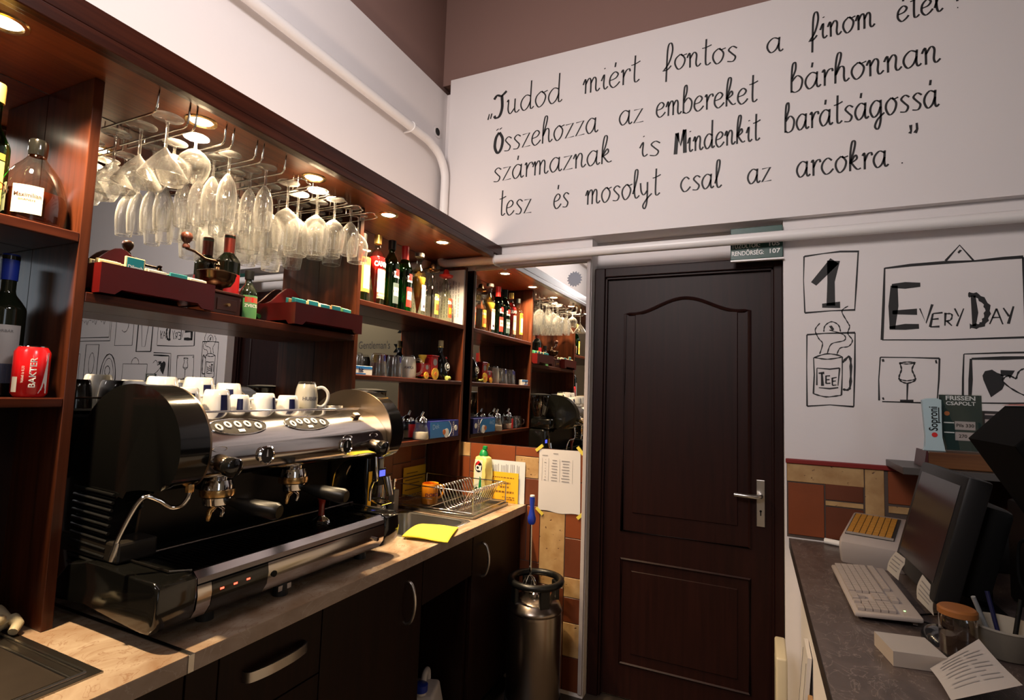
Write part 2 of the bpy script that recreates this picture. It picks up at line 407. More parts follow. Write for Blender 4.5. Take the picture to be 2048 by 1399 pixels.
def ribbon(pts, w, y, bm, smooth=0, calli=False):
    """brush stroke in an XZ wall plane at depth y"""
    P = [Vector((p[0], 0, p[1])) for p in pts]
    if smooth: P = spline(P, smooth)
    L = []; R = []; N = len(P)
    for i, p in enumerate(P):
        t = P[min(i + 1, N - 1)] - P[max(i - 1, 0)]
        if t.length < 1e-7: t = Vector((1, 0, 0))
        t.normalize(); nn = Vector((-t.z, 0, t.x))
        ww = w * (0.62 + 0.6 * abs(t.z) if calli else (0.85 + 0.3 * math.sin(i * 2.1 + pts[0][0] * 50)))
        L.append(bm.verts.new((p.x + nn.x * ww / 2, y, p.z + nn.z * ww / 2))); R.append(bm.verts.new((p.x - nn.x * ww / 2, y, p.z - nn.z * ww / 2)))
    for i in range(N - 1):
        try: bm.faces.new((L[i], L[i + 1], R[i + 1], R[i]))
        except ValueError: pass

# measured stroke data for the wall writing and drawings, metres on the wall
QUOTE=[('Tudod', -1.357, 2.993, -0.95, 3.005, 0.086), ('miért', -0.834, 3.02, -0.541, 3.025, 0.081), ('fontos', -0.429, 3.051, -0.09, 3.023, 0.075), ('a', 0.03, 3.028, 0.099, 3.025, 0.069), ('finom', 0.199, 3.041, 0.445, 3.047, 0.07), ('étel', 0.52, 3.042, 0.675, 3.052, 0.065), ('?', 0.706, 3.046, 0.737, 3.047, 0.063), ('Összehozza', -1.349, 2.782, -0.749, 2.801, 0.081), ('az', -0.643, 2.813, -0.518, 2.81, 0.075), ('embereket', -0.46, 2.82, -0.006, 2.81, 0.074), ('bárhonnan', 0.125, 2.822, 0.661, 2.838, 0.073), ('származnak', -1.348, 2.617, -0.673, 2.628, 0.079), ('is', -0.538, 2.635, -0.434, 2.626, 0.074), ('Mindenkit', -0.366, 2.62, 0.004, 2.627, 0.072), ('barátságossá', 0.101, 2.643, 0.653, 2.653, 0.072), ('tesz', -1.303, 2.421, -1.106, 2.416, 0.082), ('és', -0.983, 2.423, -0.895, 2.426, 0.078), ('mosolyt', -0.806, 2.424, -0.434, 2.429, 0.077), ('csal', -0.341, 2.431, -0.157, 2.431, 0.07), ('az', -0.05, 2.428, 0.05, 2.431, 0.067), ('arcokra', 0.146, 2.431, 0.481, 2.432, 0.07), ('.', 0.52, 2.436, 0.54, 2.437, 0.063)]
QMARKS=[(0.008, [(-1.384, 3.021), (-1.392, 2.988)]), (0.008, [(-1.368, 3.021), (-1.376, 2.991)]), (0.012, [(0.559, 2.594), (0.56, 2.568), (0.555, 2.559)]), (0.012, [(0.579, 2.599), (0.58, 2.573), (0.573, 2.558)])]
DRAW={'numeral': [(0.008, 0, [(0.178, 2.09), (0.248, 2.097), (0.312, 2.101), (0.38, 2.096)]), (0.006, 0, [(0.177, 2.091), (0.174, 1.985), (0.178, 1.842)]), (0.006, 0, [(0.377, 2.092), (0.368, 1.952), (0.361, 1.849)]), (0.008, 0, [(0.178, 1.842), (0.277, 1.848), (0.363, 1.849)]), (0.045, 0, [(0.212, 1.967), (0.291, 2.062)]), (0.042, 0, [(0.287, 2.063), (0.277, 1.972), (0.275, 1.87)]), (0.024, 0, [(0.243, 1.871), (0.309, 1.872)])], 'tee': [(0.008, 0, [(0.185, 1.747), (0.251, 1.752), (0.361, 1.753)]), (0.006, 0, [(0.185, 1.747), (0.183, 1.612), (0.183, 1.441)]), (0.006, 0, [(0.361, 1.753), (0.358, 1.614), (0.352, 1.446)]), (0.007, 0, [(0.183, 1.441), (0.267, 1.45), (0.352, 1.446)]), (0.005, 1, [(0.248, 1.759), (0.253, 1.785), (0.277, 1.801), (0.302, 1.786), (0.309, 1.758)]), (0.022, 0, [(0.273, 1.772), (0.282, 1.777)]), (0.006, 1, [(0.211, 1.649), (0.261, 1.665), (0.312, 1.653), (0.261, 1.642), (0.211, 1.649)]), (0.006, 0, [(0.209, 1.649), (0.211, 1.576), (0.207, 1.495)]), (0.006, 0, [(0.314, 1.653), (0.313, 1.577), (0.309, 1.492)]), (0.006, 1, [(0.207, 1.495), (0.254, 1.483), (0.309, 1.492)]), (0.01, 1, [(0.315, 1.628), (0.337, 1.653), (0.344, 1.628), (0.341, 1.535), (0.332, 1.515), (0.314, 1.517)]), (0.006, 0, [(0.221, 1.604), (0.22, 1.531)]), (0.006, 0, [(0.304, 1.605), (0.297, 1.531)]), (0.006, 0, [(0.221, 1.604), (0.268, 1.6), (0.304, 1.605)]), (0.006, 0, [(0.227, 1.521), (0.267, 1.518), (0.298, 1.523)]), (0.01, 0, [(0.227, 1.582), (0.248, 1.584)]), (0.01, 0, [(0.239, 1.582), (0.241, 1.529)]), (0.006, 0, [(0.254, 1.573), (0.254, 1.539)]), (0.005, 0, [(0.254, 1.571), (0.269, 1.572)]), (0.005, 0, [(0.254, 1.555), (0.267, 1.556)]), (0.005, 0, [(0.254, 1.539), (0.27, 1.541)]), (0.006, 0, [(0.277, 1.564), (0.277, 1.532)]), (0.005, 0, [(0.277, 1.562), (0.293, 1.566)]), (0.005, 0, [(0.277, 1.549), (0.29, 1.551)]), (0.005, 0, [(0.277, 1.532), (0.292, 1.534)]), (0.005, 1, [(0.234, 1.796), (0.216, 1.767), (0.229, 1.73), (0.243, 1.708), (0.232, 1.664)]), (0.005, 1, [(0.269, 1.766), (0.32, 1.745), (0.322, 1.721), (0.276, 1.707), (0.26, 1.667)]), (0.005, 1, [(0.338, 1.866), (0.315, 1.845), (0.333, 1.801), (0.342, 1.779), (0.335, 1.75), (0.351, 1.721), (0.337, 1.696), (0.307, 1.689), (0.294, 1.66)])], 'every': [(0.012, 0, [(0.469, 2.018), (0.555, 2.025), (0.667, 2.028), (0.757, 2.027), (0.845, 2.031), (0.904, 2.032)]), (0.01, 0, [(0.468, 2.02), (0.462, 1.876), (0.454, 1.722)]), (0.007, 0, [(0.454, 1.722), (0.654, 1.72), (0.897, 1.727)]), (0.006, 0, [(0.903, 2.031), (0.902, 1.91), (0.9, 1.727)]), (0.008, 0, [(0.669, 2.034), (0.715, 2.094), (0.756, 2.029)]), (0.02, 0, [(0.711, 2.071), (0.717, 2.066)]), (0.03, 0, [(0.499, 1.944), (0.495, 1.86), (0.49, 1.767)]), (0.024, 0, [(0.491, 1.943), (0.536, 1.943), (0.586, 1.943)]), (0.022, 0, [(0.491, 1.834), (0.573, 1.834)]), (0.022, 0, [(0.48, 1.77), (0.533, 1.774), (0.578, 1.775)]), (0.008, 0, [(0.582, 1.847), (0.601, 1.787), (0.623, 1.862)]), (0.008, 0, [(0.624, 1.825), (0.614, 1.772)]), (0.006, 0, [(0.624, 1.825), (0.655, 1.828)]), (0.006, 0, [(0.62, 1.802), (0.642, 1.804)]), (0.007, 0, [(0.614, 1.772), (0.644, 1.773)]), (0.007, 0, [(0.664, 1.827), (0.661, 1.776)]), (0.006, 1, [(0.661, 1.823), (0.683, 1.821), (0.68, 1.799), (0.662, 1.794)]), (0.006, 0, [(0.666, 1.796), (0.683, 1.775)]), (0.007, 0, [(0.693, 1.843), (0.705, 1.811)]), (0.007, 0, [(0.721, 1.842), (0.698, 1.773)]), (0.018, 0, [(0.751, 1.891), (0.755, 1.824), (0.751, 1.772)]), (0.02, 1, [(0.736, 1.895), (0.764, 1.89), (0.792, 1.849), (0.788, 1.803), (0.771, 1.775), (0.738, 1.772)]), (0.007, 0, [(0.82, 1.838), (0.798, 1.779)]), (0.007, 0, [(0.82, 1.838), (0.837, 1.777)]), (0.006, 0, [(0.806, 1.804), (0.831, 1.804)]), (0.008, 0, [(0.84, 1.84), (0.856, 1.807)]), (0.008, 0, [(0.87, 1.845), (0.853, 1.779)])], 'glass': [(0.006, 0, [(0.447, 1.651), (0.548, 1.65), (0.641, 1.647)]), (0.006, 0, [(0.447, 1.651), (0.44, 1.559), (0.44, 1.475)]), (0.006, 0, [(0.641, 1.647), (0.637, 1.563), (0.629, 1.472)]), (0.007, 0, [(0.45, 1.471), (0.544, 1.471), (0.629, 1.471)]), (0.016, 0, [(0.452, 1.637), (0.46, 1.639)]), (0.014, 0, [(0.627, 1.633), (0.633, 1.634)]), (0.014, 0, [(0.451, 1.482), (0.457, 1.484)]), (0.005, 1, [(0.51, 1.628), (0.536, 1.632), (0.563, 1.63), (0.536, 1.624), (0.51, 1.628)]), (0.006, 1, [(0.512, 1.628), (0.517, 1.602), (0.509, 1.574), (0.512, 1.557), (0.534, 1.547), (0.56, 1.558), (0.56, 1.575), (0.552, 1.602), (0.561, 1.628)]), (0.005, 1, [(0.511, 1.562), (0.534, 1.557), (0.561, 1.563)]), (0.006, 0, [(0.536, 1.546), (0.533, 1.479)]), (0.01, 0, [(0.51, 1.476), (0.554, 1.477)])], 'heart': [(0.007, 0, [(0.717, 1.664), (0.835, 1.669), (0.933, 1.671)]), (0.007, 0, [(0.717, 1.664), (0.712, 1.571), (0.709, 1.479)]), (0.012, 0, [(0.74, 1.646), (0.834, 1.649), (0.932, 1.652)]), (0.012, 0, [(0.738, 1.646), (0.735, 1.565), (0.73, 1.478)]), (0.007, 0, [(0.708, 1.476), (0.829, 1.479), (0.926, 1.482)]), (0.03, 0, [(0.825, 1.593), (0.847, 1.593), (0.859, 1.587)]), (0.006, 1, [(0.927, 1.493), (0.87, 1.523), (0.831, 1.561), (0.847, 1.583), (0.869, 1.571)]), (0.006, 1, [(0.869, 1.571), (0.879, 1.6), (0.902, 1.61), (0.93, 1.588)])]}
HEARTPOLY=[(0.771, 1.582), (0.779, 1.599), (0.8, 1.605), (0.815, 1.593), (0.825, 1.589), (0.834, 1.583), (0.829, 1.564), (0.835, 1.548), (0.828, 1.531), (0.794, 1.5), (0.783, 1.533), (0.773, 1.566)]

# ================================================================ THE SETTING
XM = -1.69           # mirror plane on the left wall
YB = 2.6             # back wall
ZC = 0.88            # worktops
b = box(-1.80, XM - 0.006, -2.6, 2.8, 0, 3.22)
wl = struct('wall_left', b, WHITE)
struct('wall_left_upper', box(-1.86, -1.73, -2.6, 2.8, 3.221, 4.0), BROWNP)
b = box(-1.696, -0.777, YB, 2.8, 0, 2.26)
box(-0.777, 0.096, 2.705, 2.8, 0, 2.26, bm=b)
box(0.096, 4.6, YB, 2.8, 0, 2.26, bm=b)
box(-1.65, 4.6, 2.56, 2.8, 2.26, 3.28, bm=b)
box(-1.696, -1.65, 2.6, 2.8, 2.26, 3.22, bm=b)
wb = struct('wall_back', b, WHITE)
struct('wall_back_upper', box(-1.73, 4.6, 2.6, 2.8, 3.281, 4.0), BROWNP)
struct('wall_near', box(-1.8, 4.6, -1.62, -1.5, 0, 4.0), CREAM)
struct('wall_right', box(4.6, 4.72, -1.62, 2.8, 0, 4.0), CREAM)
struct('ceiling', box(-1.86, 4.72, -1.62, 2.8, 4.0, 4.1), BROWNP)
struct('floor', box(-1.8, 4.72, -1.62, 2.8, -0.08, 0), plain('floor_tile', (0.05, 0.038, 0.03), 0.45, noise=0.3, nscale=6))
# window behind, source of the daylight
b = box(2.55, 4.05, -1.5, -1.47, 1.05, 1.12); box(2.55, 4.05, -1.5, -1.47, 2.68, 2.75, bm=b)
box(2.55, 2.62, -1.5, -1.47, 1.05, 2.75, bm=b); box(3.98, 4.05, -1.5, -1.47, 1.05, 2.75, bm=b); box(3.27, 3.33, -1.5, -1.47, 1.05, 2.75, bm=b)
w1 = struct('window_1', b, plain('window_white', (0.8, 0.8, 0.8), 0.5))
obj('window_pane', box(2.6, 4.0, -1.498, -1.488, 1.1, 2.7), emit('daylight_pane', (0.75, 0.86, 1.0), 1.2), w1)
# lettering and arrow pennants on the near wall (seen twice-mirrored behind the tumblers)
k_ = 'near wall'
b = bmesh.new()
g = text_plane("Gentleman's", 0.17, (2.14, -1.497, 2.115), (-1, 0, 0), (0, 0, 1), fit=0.62); merge(b, g)
wn = obj('painted_lettering', b, GREYINK, bpy.data.objects['wall_near'])
b = bmesh.new()
def pennant(cx, cz, wd, h, lean):
    p = [(cx + wd / 2, cz - h / 2), (cx + wd / 2 - 0.05, cz), (cx + wd / 2, cz + h / 2), (cx - wd / 2, cz + h / 2 + lean), (cx - wd / 2, cz - h / 2 + lean)]
    merge(b, prism(p, -1.499, -1.494, 'Y'))
pennant(1.45, 2.07, 0.62, 0.13, 0.0); pennant(1.40, 2.36, 0.6, 0.10, -0.03); pennant(1.45, 1.62, 0.7, 0.12, 0.0); pennant(1.42, 1.86, 0.62, 0.10, 0.0)
obj('painted_pennant', b, BLACKM, bpy.data.objects['wall_near'])
b = text_plane('WC', 0.10, (1.66, -1.49, 1.62), (-1, 0, 0), (0, 0, 1)); merge(b, text_plane('MEN', 0.09, (1.6, -1.49, 2.07), (-1, 0, 0), (0, 0, 1)))
obj('pennant_lettering', b, WHITEP, bpy.data.objects['wall_near'])

# ---- tiles: each tile a slightly proud block, one mesh per wall
def tile_wall(name, rects, y, axis, grout_rect, thick=0.006):
    b = bmesh.new(); mi = []
    for (u0, u1, v0, v1, k) in rects:
        n0 = len(b.faces); g = 0.0018
        t = thick * (1.0 if k < 2 else 1.12)
        if axis == 'Y': c = box(u0 + g, u1 - g, y - t, y + 0.001, v0 + g, v1 - g, 0.0012, 1)
        else: c = box(y - 0.001, y + t, u0 + g, u1 - g, v0 + g, v1 - g, 0.0012, 1)
        for f in c.faces: f.material_index = k
        merge(b, c)
    u0, u1, v0, v1 = grout_rect
    c = box(u0, u1, y - 0.002, y + 0.001, v0, v1) if axis == 'Y' else box(y - 0.001, y + 0.002, u0, u1, v0, v1)
    for f in c.faces: f.material_index = 3
    merge(b, c)
    o = obj(name, b, [TERRA, TERRB, TRAV, GROUT]); o['kind'] = 'structure'; return o
R_ = []
R_ += [(-1.60, -1.441, 1.10, 1.176, 2), (-1.441, -1.168, 1.02, 1.176, 0), (-1.168, -0.90, 1.126, 1.176, 0), (-0.90, -0.779, 1.02, 1.176, 0), (-1.168, -1.033, 1.016, 1.126, 2), (-1.033, -0.90, 1.016, 1.126, 0),
       (-1.60, -1.441, 0.88, 1.10, 0), (-1.441, -1.112, 0.88, 1.02, 0), (-1.112, -1.02, 0.878, 1.016, 1), (-1.02, -0.884, 0.86, 1.016, 0), (-0.884, -0.779, 0.87, 1.02, 0),
       (-1.60, -1.095, 0.60, 0.88, 1), (-1.095, -1.02, 0.60, 0.878, 0), (-1.02, -0.884, 0.50, 0.86, 2), (-0.884, -0.779, 0.745, 0.87, 0), (-0.884, -0.779, 0.555, 0.745, 1), (-0.884, -0.779, 0.46, 0.555, 2),
       (-1.60, -1.02, 0.30, 0.60, 1), (-1.02, -0.884, 0.30, 0.50, 1), (-0.884, -0.779, 0.34, 0.46, 1), (-0.884, -0.779, 0.18, 0.34, 2), (-1.60, -0.884, 0.02, 0.30, 0), (-0.884, -0.779, 0.02, 0.18, 1)]
tile_wall('wall_back_tiles', R_, YB, 'Y', (-1.60, -0.779, 0.02, 1.176))
R_ = [(0.104, 0.384, 1.12, 1.197, 2), (0.384, 0.452, 1.005, 1.197, 2), (0.108, 0.243, 0.90, 1.118, 0), (0.245, 0.381, 1.058, 1.126, 1), (0.245, 0.381, 1.034, 1.056, 2), (0.245, 0.381, 0.90, 1.032, 1),
      (0.462, 0.66, 1.066, 1.197, 0), (0.462, 0.60, 1.03, 1.060, 2), (0.384, 0.60, 0.90, 1.0, 1), (0.60, 0.80, 0.90, 1.06, 0), (0.66, 0.9, 1.066, 1.197, 1), (0.80, 1.1, 0.9, 1.06, 2), (0.9, 1.2, 1.066, 1.197, 0), (1.1, 1.4, 0.9, 1.06, 0), (1.2, 1.6, 1.066, 1.197, 1), (1.4, 1.6, 0.9, 1.06, 2)]
tile_wall('wall_right_tiles', R_, YB, 'Y', (0.104, 1.6, 0.89, 1.197))
R_ = []; y = 0.74
rr = random.Random(3)
while y < 2.53:
    wd = rr.choice([0.16, 0.22, 0.28]); y1 = min(y + wd, 2.533)
    s = rr.uniform(0.98, 1.10)
    R_ += [(y, y1, 0.885, s, rr.choice([0, 1, 0, 2])), (y, y1, s, 1.19, rr.choice([0, 1, 0, 1]))]
    y = y1
tile_wall('wall_left_tiles', R_, XM - 0.006, 'X', (0.74, 2.533, 0.885, 1.19))
b = box(0.100, 4.6, 2.584, 2.6, 1.197, 1.217, 0.004)
struct('trim_1', b, plain('red_wood_trim', (0.22, 0.02, 0.018), 0.35))
b = box(-0.799, -0.779, 2.585, 2.6, 0.02, 2.15, 0.003); box(-1.45, -0.799, 2.585, 2.6, 2.135, 2.15, 0.003, bm=b)
struct('trim_2', b, plain('white_edge_strip', (0.42, 0.37, 0.36), 0.5))

# ---- door with frame in its niche
DY = 2.695
fr = box(-0.775, -0.722, 2.655, 2.705, 0, 2.112, 0.004)
box(0.058, 0.095, 2.655, 2.705, 0, 2.112, 0.004, bm=fr); box(-0.722, 0.058, 2.655, 2.705, 2.064, 2.112, 0.004, bm=fr)
box(-0.722, -0.712, 2.668, 2.705, 0, 2.064, 0.002, bm=fr); box(0.048, 0.058, 2.668, 2.705, 0, 2.064, 0.002, bm=fr); box(-0.722, 0.058, 2.668, 2.705, 2.054, 2.064, 0.002, bm=fr)
door = struct('door_1', fr, DOORM)
obj('door_leaf', box(-0.712, 0.048, 2.688, 2.705, 0.01, 2.054), DOORM, door)
def arch_outline(x0, x1, z0, zs, rise, n=28):
    pts = [(x0, z0), (x1, z0)]
    for k in range(n + 1):
        t = k / n; x = x1 + (x0 - x1) * t
        q = max(0.0, 1 - abs(2 * t - 1) / 0.86)
        pts.append((x, zs + rise * (0.5 - 0.5 * math.cos(PI * q))))
    return pts
def moulded(outline, y, bm):
    m = [(p[0], y, p[1]) for p in outline]
    tube(m, 0.009, 6, closed=True, bm=bm)
    c = Vector((sum(p[0] for p in outline) / len(outline), sum(p[1] for p in outline) / len(outline)))
    xs = [p[0] for p in outline]; zs = [p[1] for p in outline]; wx = max(xs) - min(xs); wz = max(zs) - min(zs)
    inn = [(c.x + (p[0] - c.x) * (1 - 0.10 / wx), c.y + (p[1] - c.y) * (1 - 0.10 / wz)) for p in outline]
    prism(inn, y - 0.005, y + 0.002, 'Y', 0.003, 1, bm=bm)
b = bmesh.new(); moulded(arch_outline(-0.621, -0.042, 0.797, 1.873, 0.072), 2.688, b)
obj('upper_panel', b, DOORM, door, 40)
b = bmesh.new(); moulded([(-0.621, 0.17), (-0.042, 0.17), (-0.042, 0.66), (-0.621, 0.66)], 2.688, b)
obj('lower_panel', b, DOORM, door, 40)
h = obj('handle_plate', box(-0.015, 0.021, 2.682, 2.688, 0.896, 1.103, 0.004, 3), plain('satin_nickel', (0.62, 0.60, 0.58), 0.3, 1.0), door)
obj('lever', tube([(0.003, 2.685, 1.034), (0.003, 2.645, 1.034), (-0.012, 2.632, 1.034), (-0.06, 2.630, 1.034), (-0.105, 2.632, 1.036)], [0.010, 0.0095, 0.0095, 0.0095, 0.0085], 10), MATS['satin_nickel'], h, 60)
b = cyl((0.003, 2.6815, 0.965), (0.003, 2.6805, 0.965), 0.005); box(0.0005, 0.0055, 2.6805, 2.6815, 0.945, 0.965, bm=b)
obj('keyhole', b, BLACKM, h)

# ---- emergency-number sign above the door, half behind the pipe
s = thing('emergency_sign', 'dark green emergency phone number sign above the dark door, partly behind the pipe', 'sign', (-0.01, 2.58, 2.088))
wpart(s, 'sign_board', box(-0.119, 0.094, 2.578, 2.584, 2.090, 2.235, 0.002), plain('dark_green_sign', (0.004, 0.055, 0.04), 0.4))
b = text_plane('RENDŐRSÉG:', 0.028, (-0.115, 2.5765, 2.117), (1, 0, 0), (0, 0, 1), 0.02, align='LEFT', fit=0.132)
wpart(s, 'lettering', b, WHITEP)
b = bmesh.new(); merge(b, text_plane('107', 0.028, (0.083, 2.5765, 2.119), (1, 0, 0), (0, 0, 1), 0.02, align='RIGHT', fit=0.042))
wpart(s, 'lettering', b, WHITEP)
b = bmesh.new(); merge(b, text_plane('TŰZOLTÓK:', 0.028, (-0.115, 2.5765, 2.150), (1, 0, 0), (0, 0, 1), 0.02, align='LEFT', fit=0.118))
wpart(s, 'lettering', b, WHITEP)
b = bmesh.new(); merge(b, text_plane('105', 0.028, (0.083, 2.5765, 2.152), (1, 0, 0), (0, 0, 1), 0.02, align='RIGHT', fit=0.042))
wpart(s, 'lettering', b, WHITEP)
wpart(s, 'mounting_strip', box(-0.119, 0.098, 2.578, 2.6, 2.082, 2.0895), PIPEM)

# ---- white heating pipe
pts = [(-1.652, -1.49, 2.835), (-1.652, 2.28, 2.825)]
arc = spline([(-1.652, 2.28, 2.825), (-1.652, 2.37, 2.822), (-1.648, 2.47, 2.785), (-1.643, 2.525, 2.70), (-1.643, 2.530, 2.58)], 6)
pts = pts[:1] + arc + [(-1.643, 2.530, 2.242)]
pa = obj('heating_pipe', tube(pts, 0.0235, 14), PIPEM, smooth=60)
tag(pa, 'white heating pipe along the top of the left wall, bending down in the corner', 'pipe')
pts = spline([(-1.643, 2.53, 2.196), (-1.635, 2.53, 2.178), (-1.60, 2.53, 2.170)], 4) + [(4.59, 2.53, 2.170)]
pp = obj('heating_pipe', tube(pts, 0.0235, 14), PIPEM, smooth=60)
tag(pp, 'white heating pipe running straight across the end wall above the door', 'pipe')
for c, ax in (((-1.652, 2.20, 2.825), (0, 1, 0)), ((-1.30, 2.53, 2.17), (1, 0, 0)), ((1.2, 2.53, 2.17), (1, 0, 0))):
    b = torus_at(c, ax, 0.0255, 0.004, 20, 6)
    if ax[1]: cyl((-1.652, 2.20, 2.80), (-1.695, 2.20, 2.80), 0.005, bm=b)
    else: cyl((c[0], 2.53, 2.145), (c[0], 2.599, 2.145), 0.005, bm=b)
    obj('pipe_clip', b, PIPEM, pa if ax[1] else pp, 60)
o = thing('vent_cover', 'small black round vent in the white left wall beside the pipe elbow', 'vent', (-1.695, 2.505, 2.947))
obj('plate', cyl((0, 0, 0), (0.004, 0, 0), 0.034), WHITE, o, 40)
obj('black_hole', cyl((0.003, 0, 0), (0.0055, 0, 0), 0.022), BLACKM, o, 40)

# ---- handwritten quotation on the back wall
GL = {
 'a': (1.12, [[(.85, .85), (.5, 1), (.17, .75), (.08, .38), (.3, .02), (.62, .18), (.83, .6)], [(.85, 1), (.8, .3), (.9, .03), (1.08, .15)]]),
 'b': (.95, [[(.1, 0), (.12, 1.0), (.2, 1.75), (.38, 1.85), (.38, 1.4), (.14, .85)], [(.14, .7), (.5, 1.0), (.82, .7), (.7, .15), (.35, -.02), (.1, .1)]]),
 'c': (1.0, [[(.82, .82), (.52, 1), (.17, .75), (.08, .38), (.32, .02), (.62, .05), (.92, .3)]]),
 'd': (1.12, [[(.85, .85), (.5, 1), (.17, .75), (.08, .38), (.3, .02), (.62, .18), (.83, .6)], [(.86, 1.9), (.81, .3), (.9, .03), (1.08, .15)]]),
 'e': (.95, [[(.1, .5), (.55, .58), (.75, .82), (.5, 1), (.17, .75), (.1, .3), (.35, 0), (.65, .1), (.88, .3)]]),
 'f': (.85, [[(.1, .05), (.5, .55), (.75, 1.3), (.70, 1.8), (.5, 1.82), (.38, 1.4), (.33, .5), (.28, -.75)], [(.0, .02), (.35, .06), (.66, .32)]]),
 'g': (1.12, [[(.85, .85), (.5, 1), (.17, .75), (.08, .38), (.3, .02), (.62, .18), (.83, .6)], [(.85, 1), (.82, -.2), (.62, -.72), (.4, -.55), (.6, -.15), (1.1, .2)]]),
 'h': (1.05, [[(.12, 0), (.16, 1.1), (.3, 1.8), (.5, 1.78), (.42, 1.3), (.13, .5), (.42, .95), (.66, .88), (.66, .3), (.76, .02), (1.0, .18)]]),
 'i': (.62, [[(.05, .6), (.28, .98), (.24, .3), (.35, .02), (.58, .16)], [(.30, 1.42), (.33, 1.36)]]),
 'k': (.95, [[(.12, 0), (.16, 1.1), (.3, 1.8), (.5, 1.78), (.42, 1.3), (.13, .5)], [(.13, .45), (.5, .95), (.6, .72), (.2, .5)], [(.22, .5), (.6, .08), (.88, .12)]]),
 'l': (.66, [[(.05, .3), (.38, 1.2), (.46, 1.8), (.26, 1.82), (.18, 1.2), (.2, .3), (.35, .0), (.62, .16)]]),
 'm': (1.42, [[(.0, .62), (.2, .96), (.2, 0)], [(.2, .6), (.45, .97), (.62, .82), (.62, 0)], [(.62, .6), (.87, .97), (1.04, .82), (1.03, .2), (1.16, .02), (1.36, .18)]]),
 'n': (1.05, [[(.0, .68), (.2, .96), (.22, 0)], [(.22, .6), (.5, .98), (.7, .82), (.66, .25), (.78, .02), (1.02, .2)]]),
 'o': (1.0, [[(.5, 1), (.17, .75), (.1, .38), (.35, .0), (.7, .2), (.84, .65), (.55, 1), (.66, .9), (1.0, .97)]]),
 'r': (.75, [[(.05, .85), (.2, .96), (.2, 0)], [(.2, .5), (.42, .9), (.66, .98), (.72, .8)]]),
 's': (.86, [[(.78, .85), (.48, 1), (.2, .8), (.42, .55), (.67, .3), (.5, .03), (.1, .06)]]),
 't': (.74, [[(.36, 1.75), (.3, .3), (.42, .02), (.68, .16)], [(.05, 1.16), (.36, 1.2), (.74, 1.32)]]),
 'u': (1.05, [[(.02, .85), (.14, .96), (.12, .3), (.3, .02), (.62, .32)], [(.66, .96), (.65, .2), (.8, .02), (1.02, .16)]]),
 'y': (1.05, [[(.05, .95), (.12, .4), (.35, .15), (.64, .4)], [(.66, .96), (.63, -.25), (.45, -.75), (.28, -.55), (.6, -.15), (1.04, .18)]]),
 'z': (.9, [['L', (.1, .92), (.76, .96), (.1, .03), (.84, .06)]]),
 '.': (.3, [[(.08, .05), (.16, .06)]]),
 '?': (.7, [[(.1, 1.3), (.35, 1.7), (.6, 1.4), (.35, .9), (.33, .5)], [(.30, .06), (.38, .07)]]),
 'T': (1.05, [['B', (.0, 1.25), (.25, 1.48), (.6, 1.38), (1.0, 1.62)], ['B', (.62, 1.4), (.68, .6), (.5, .05), (.2, -.05), (.05, .12)]]),
 'O': (.95, [['B', (.5, 1.45), (.2, 1.1), (.12, .45), (.42, .0), (.75, .3), (.85, .95), (.52, 1.45)], ['B', (.30, 1.72), (.34, 1.66)], ['B', (.62, 1.74), (.66, 1.68)]]),
 'M': (1.25, [['BL', (.05, .0), (.2, 1.45)], ['BL', (.2, 1.45), (.55, .55), (.98, 1.6)], ['BL', (.98, 1.6), (1.02, .0)]]),
}
ACC = {'é': 'e', 'á': 'a', 'Ö': 'O'}
def write_word(bm, t, x0, z0, x1, z1, xh, w, y):
    tot = sum(GL[ACC.get(c, c)][0] for c in t); sx = (x1 - x0) / max(tot - 0.05, .1); px = 0.0
    if len(t) == 1: sx = min(sx, xh * 1.05) if t != '.' else xh
    sl = (z1 - z0) / max(x1 - x0, 1e-6)
    for c in t:
        adv, strokes = GL[ACC.get(c, c)]; strokes = list(strokes)
        if c in ('é', 'á'): strokes.append([(.5, 1.32), (.56, 1.62)])
        for s_ in strokes:
            code = s_[0] if isinstance(s_[0], str) else ''
            P = s_[1:] if code else s_
            Q = []
            for (u, v) in P:
                X = x0 + (px + u) * sx
                Q.append((X + 0.0 * v, z0 + (X - x0) * sl + v * xh))
            ribbon(Q, w * (2.1 if 'B' in code else 1), y, bm, 0 if 'L' in code else 5, True)
        px += adv
b = bmesh.new()
for (t, x0, z0, x1, z1, xh) in QUOTE: write_word(b, t, x0, z0, x1, z1, xh, 0.0068, 2.5592)
for (wd, pts) in QMARKS: ribbon(pts, wd, 2.5592, b)

obj('painted_quotation', b, INK, wb)
# ---- brush drawings on the back wall
for key, nm in (('numeral', 'painted_numeral_drawing'), ('tee', 'painted_tea_mug_drawing'), ('every', 'painted_everyday_drawing'), ('glass', 'painted_wineglass_drawing'), ('heart', 'painted_hearts_drawing')):
    b = bmesh.new()
    for (wd, sm, pts) in DRAW[key]: ribbon(pts, wd, 2.5992, b, 5 if sm else 0)
    if key == 'heart':
        f = b.faces.new([b.verts.new((p[0], 2.5992, p[1])) for p in HEARTPOLY])
    
    obj(nm, b, INK, wb)
def ell(cx, cz, rx, rz, n=20, a0=0, a1=2 * PI): return [(cx + rx * math.cos(a0 + (a1 - a0) * k / n), cz + rz * math.sin(a0 + (a1 - a0) * k / n)) for k in range(n + 1)]
def rect(x0, x1, z0, z1): return [(x0, z0), (x1, z0), (x1, z1), (x0, z1), (x0, z0)]
b = bmesh.new()                                  # more framed drawings further right, seen in the shelf mirror
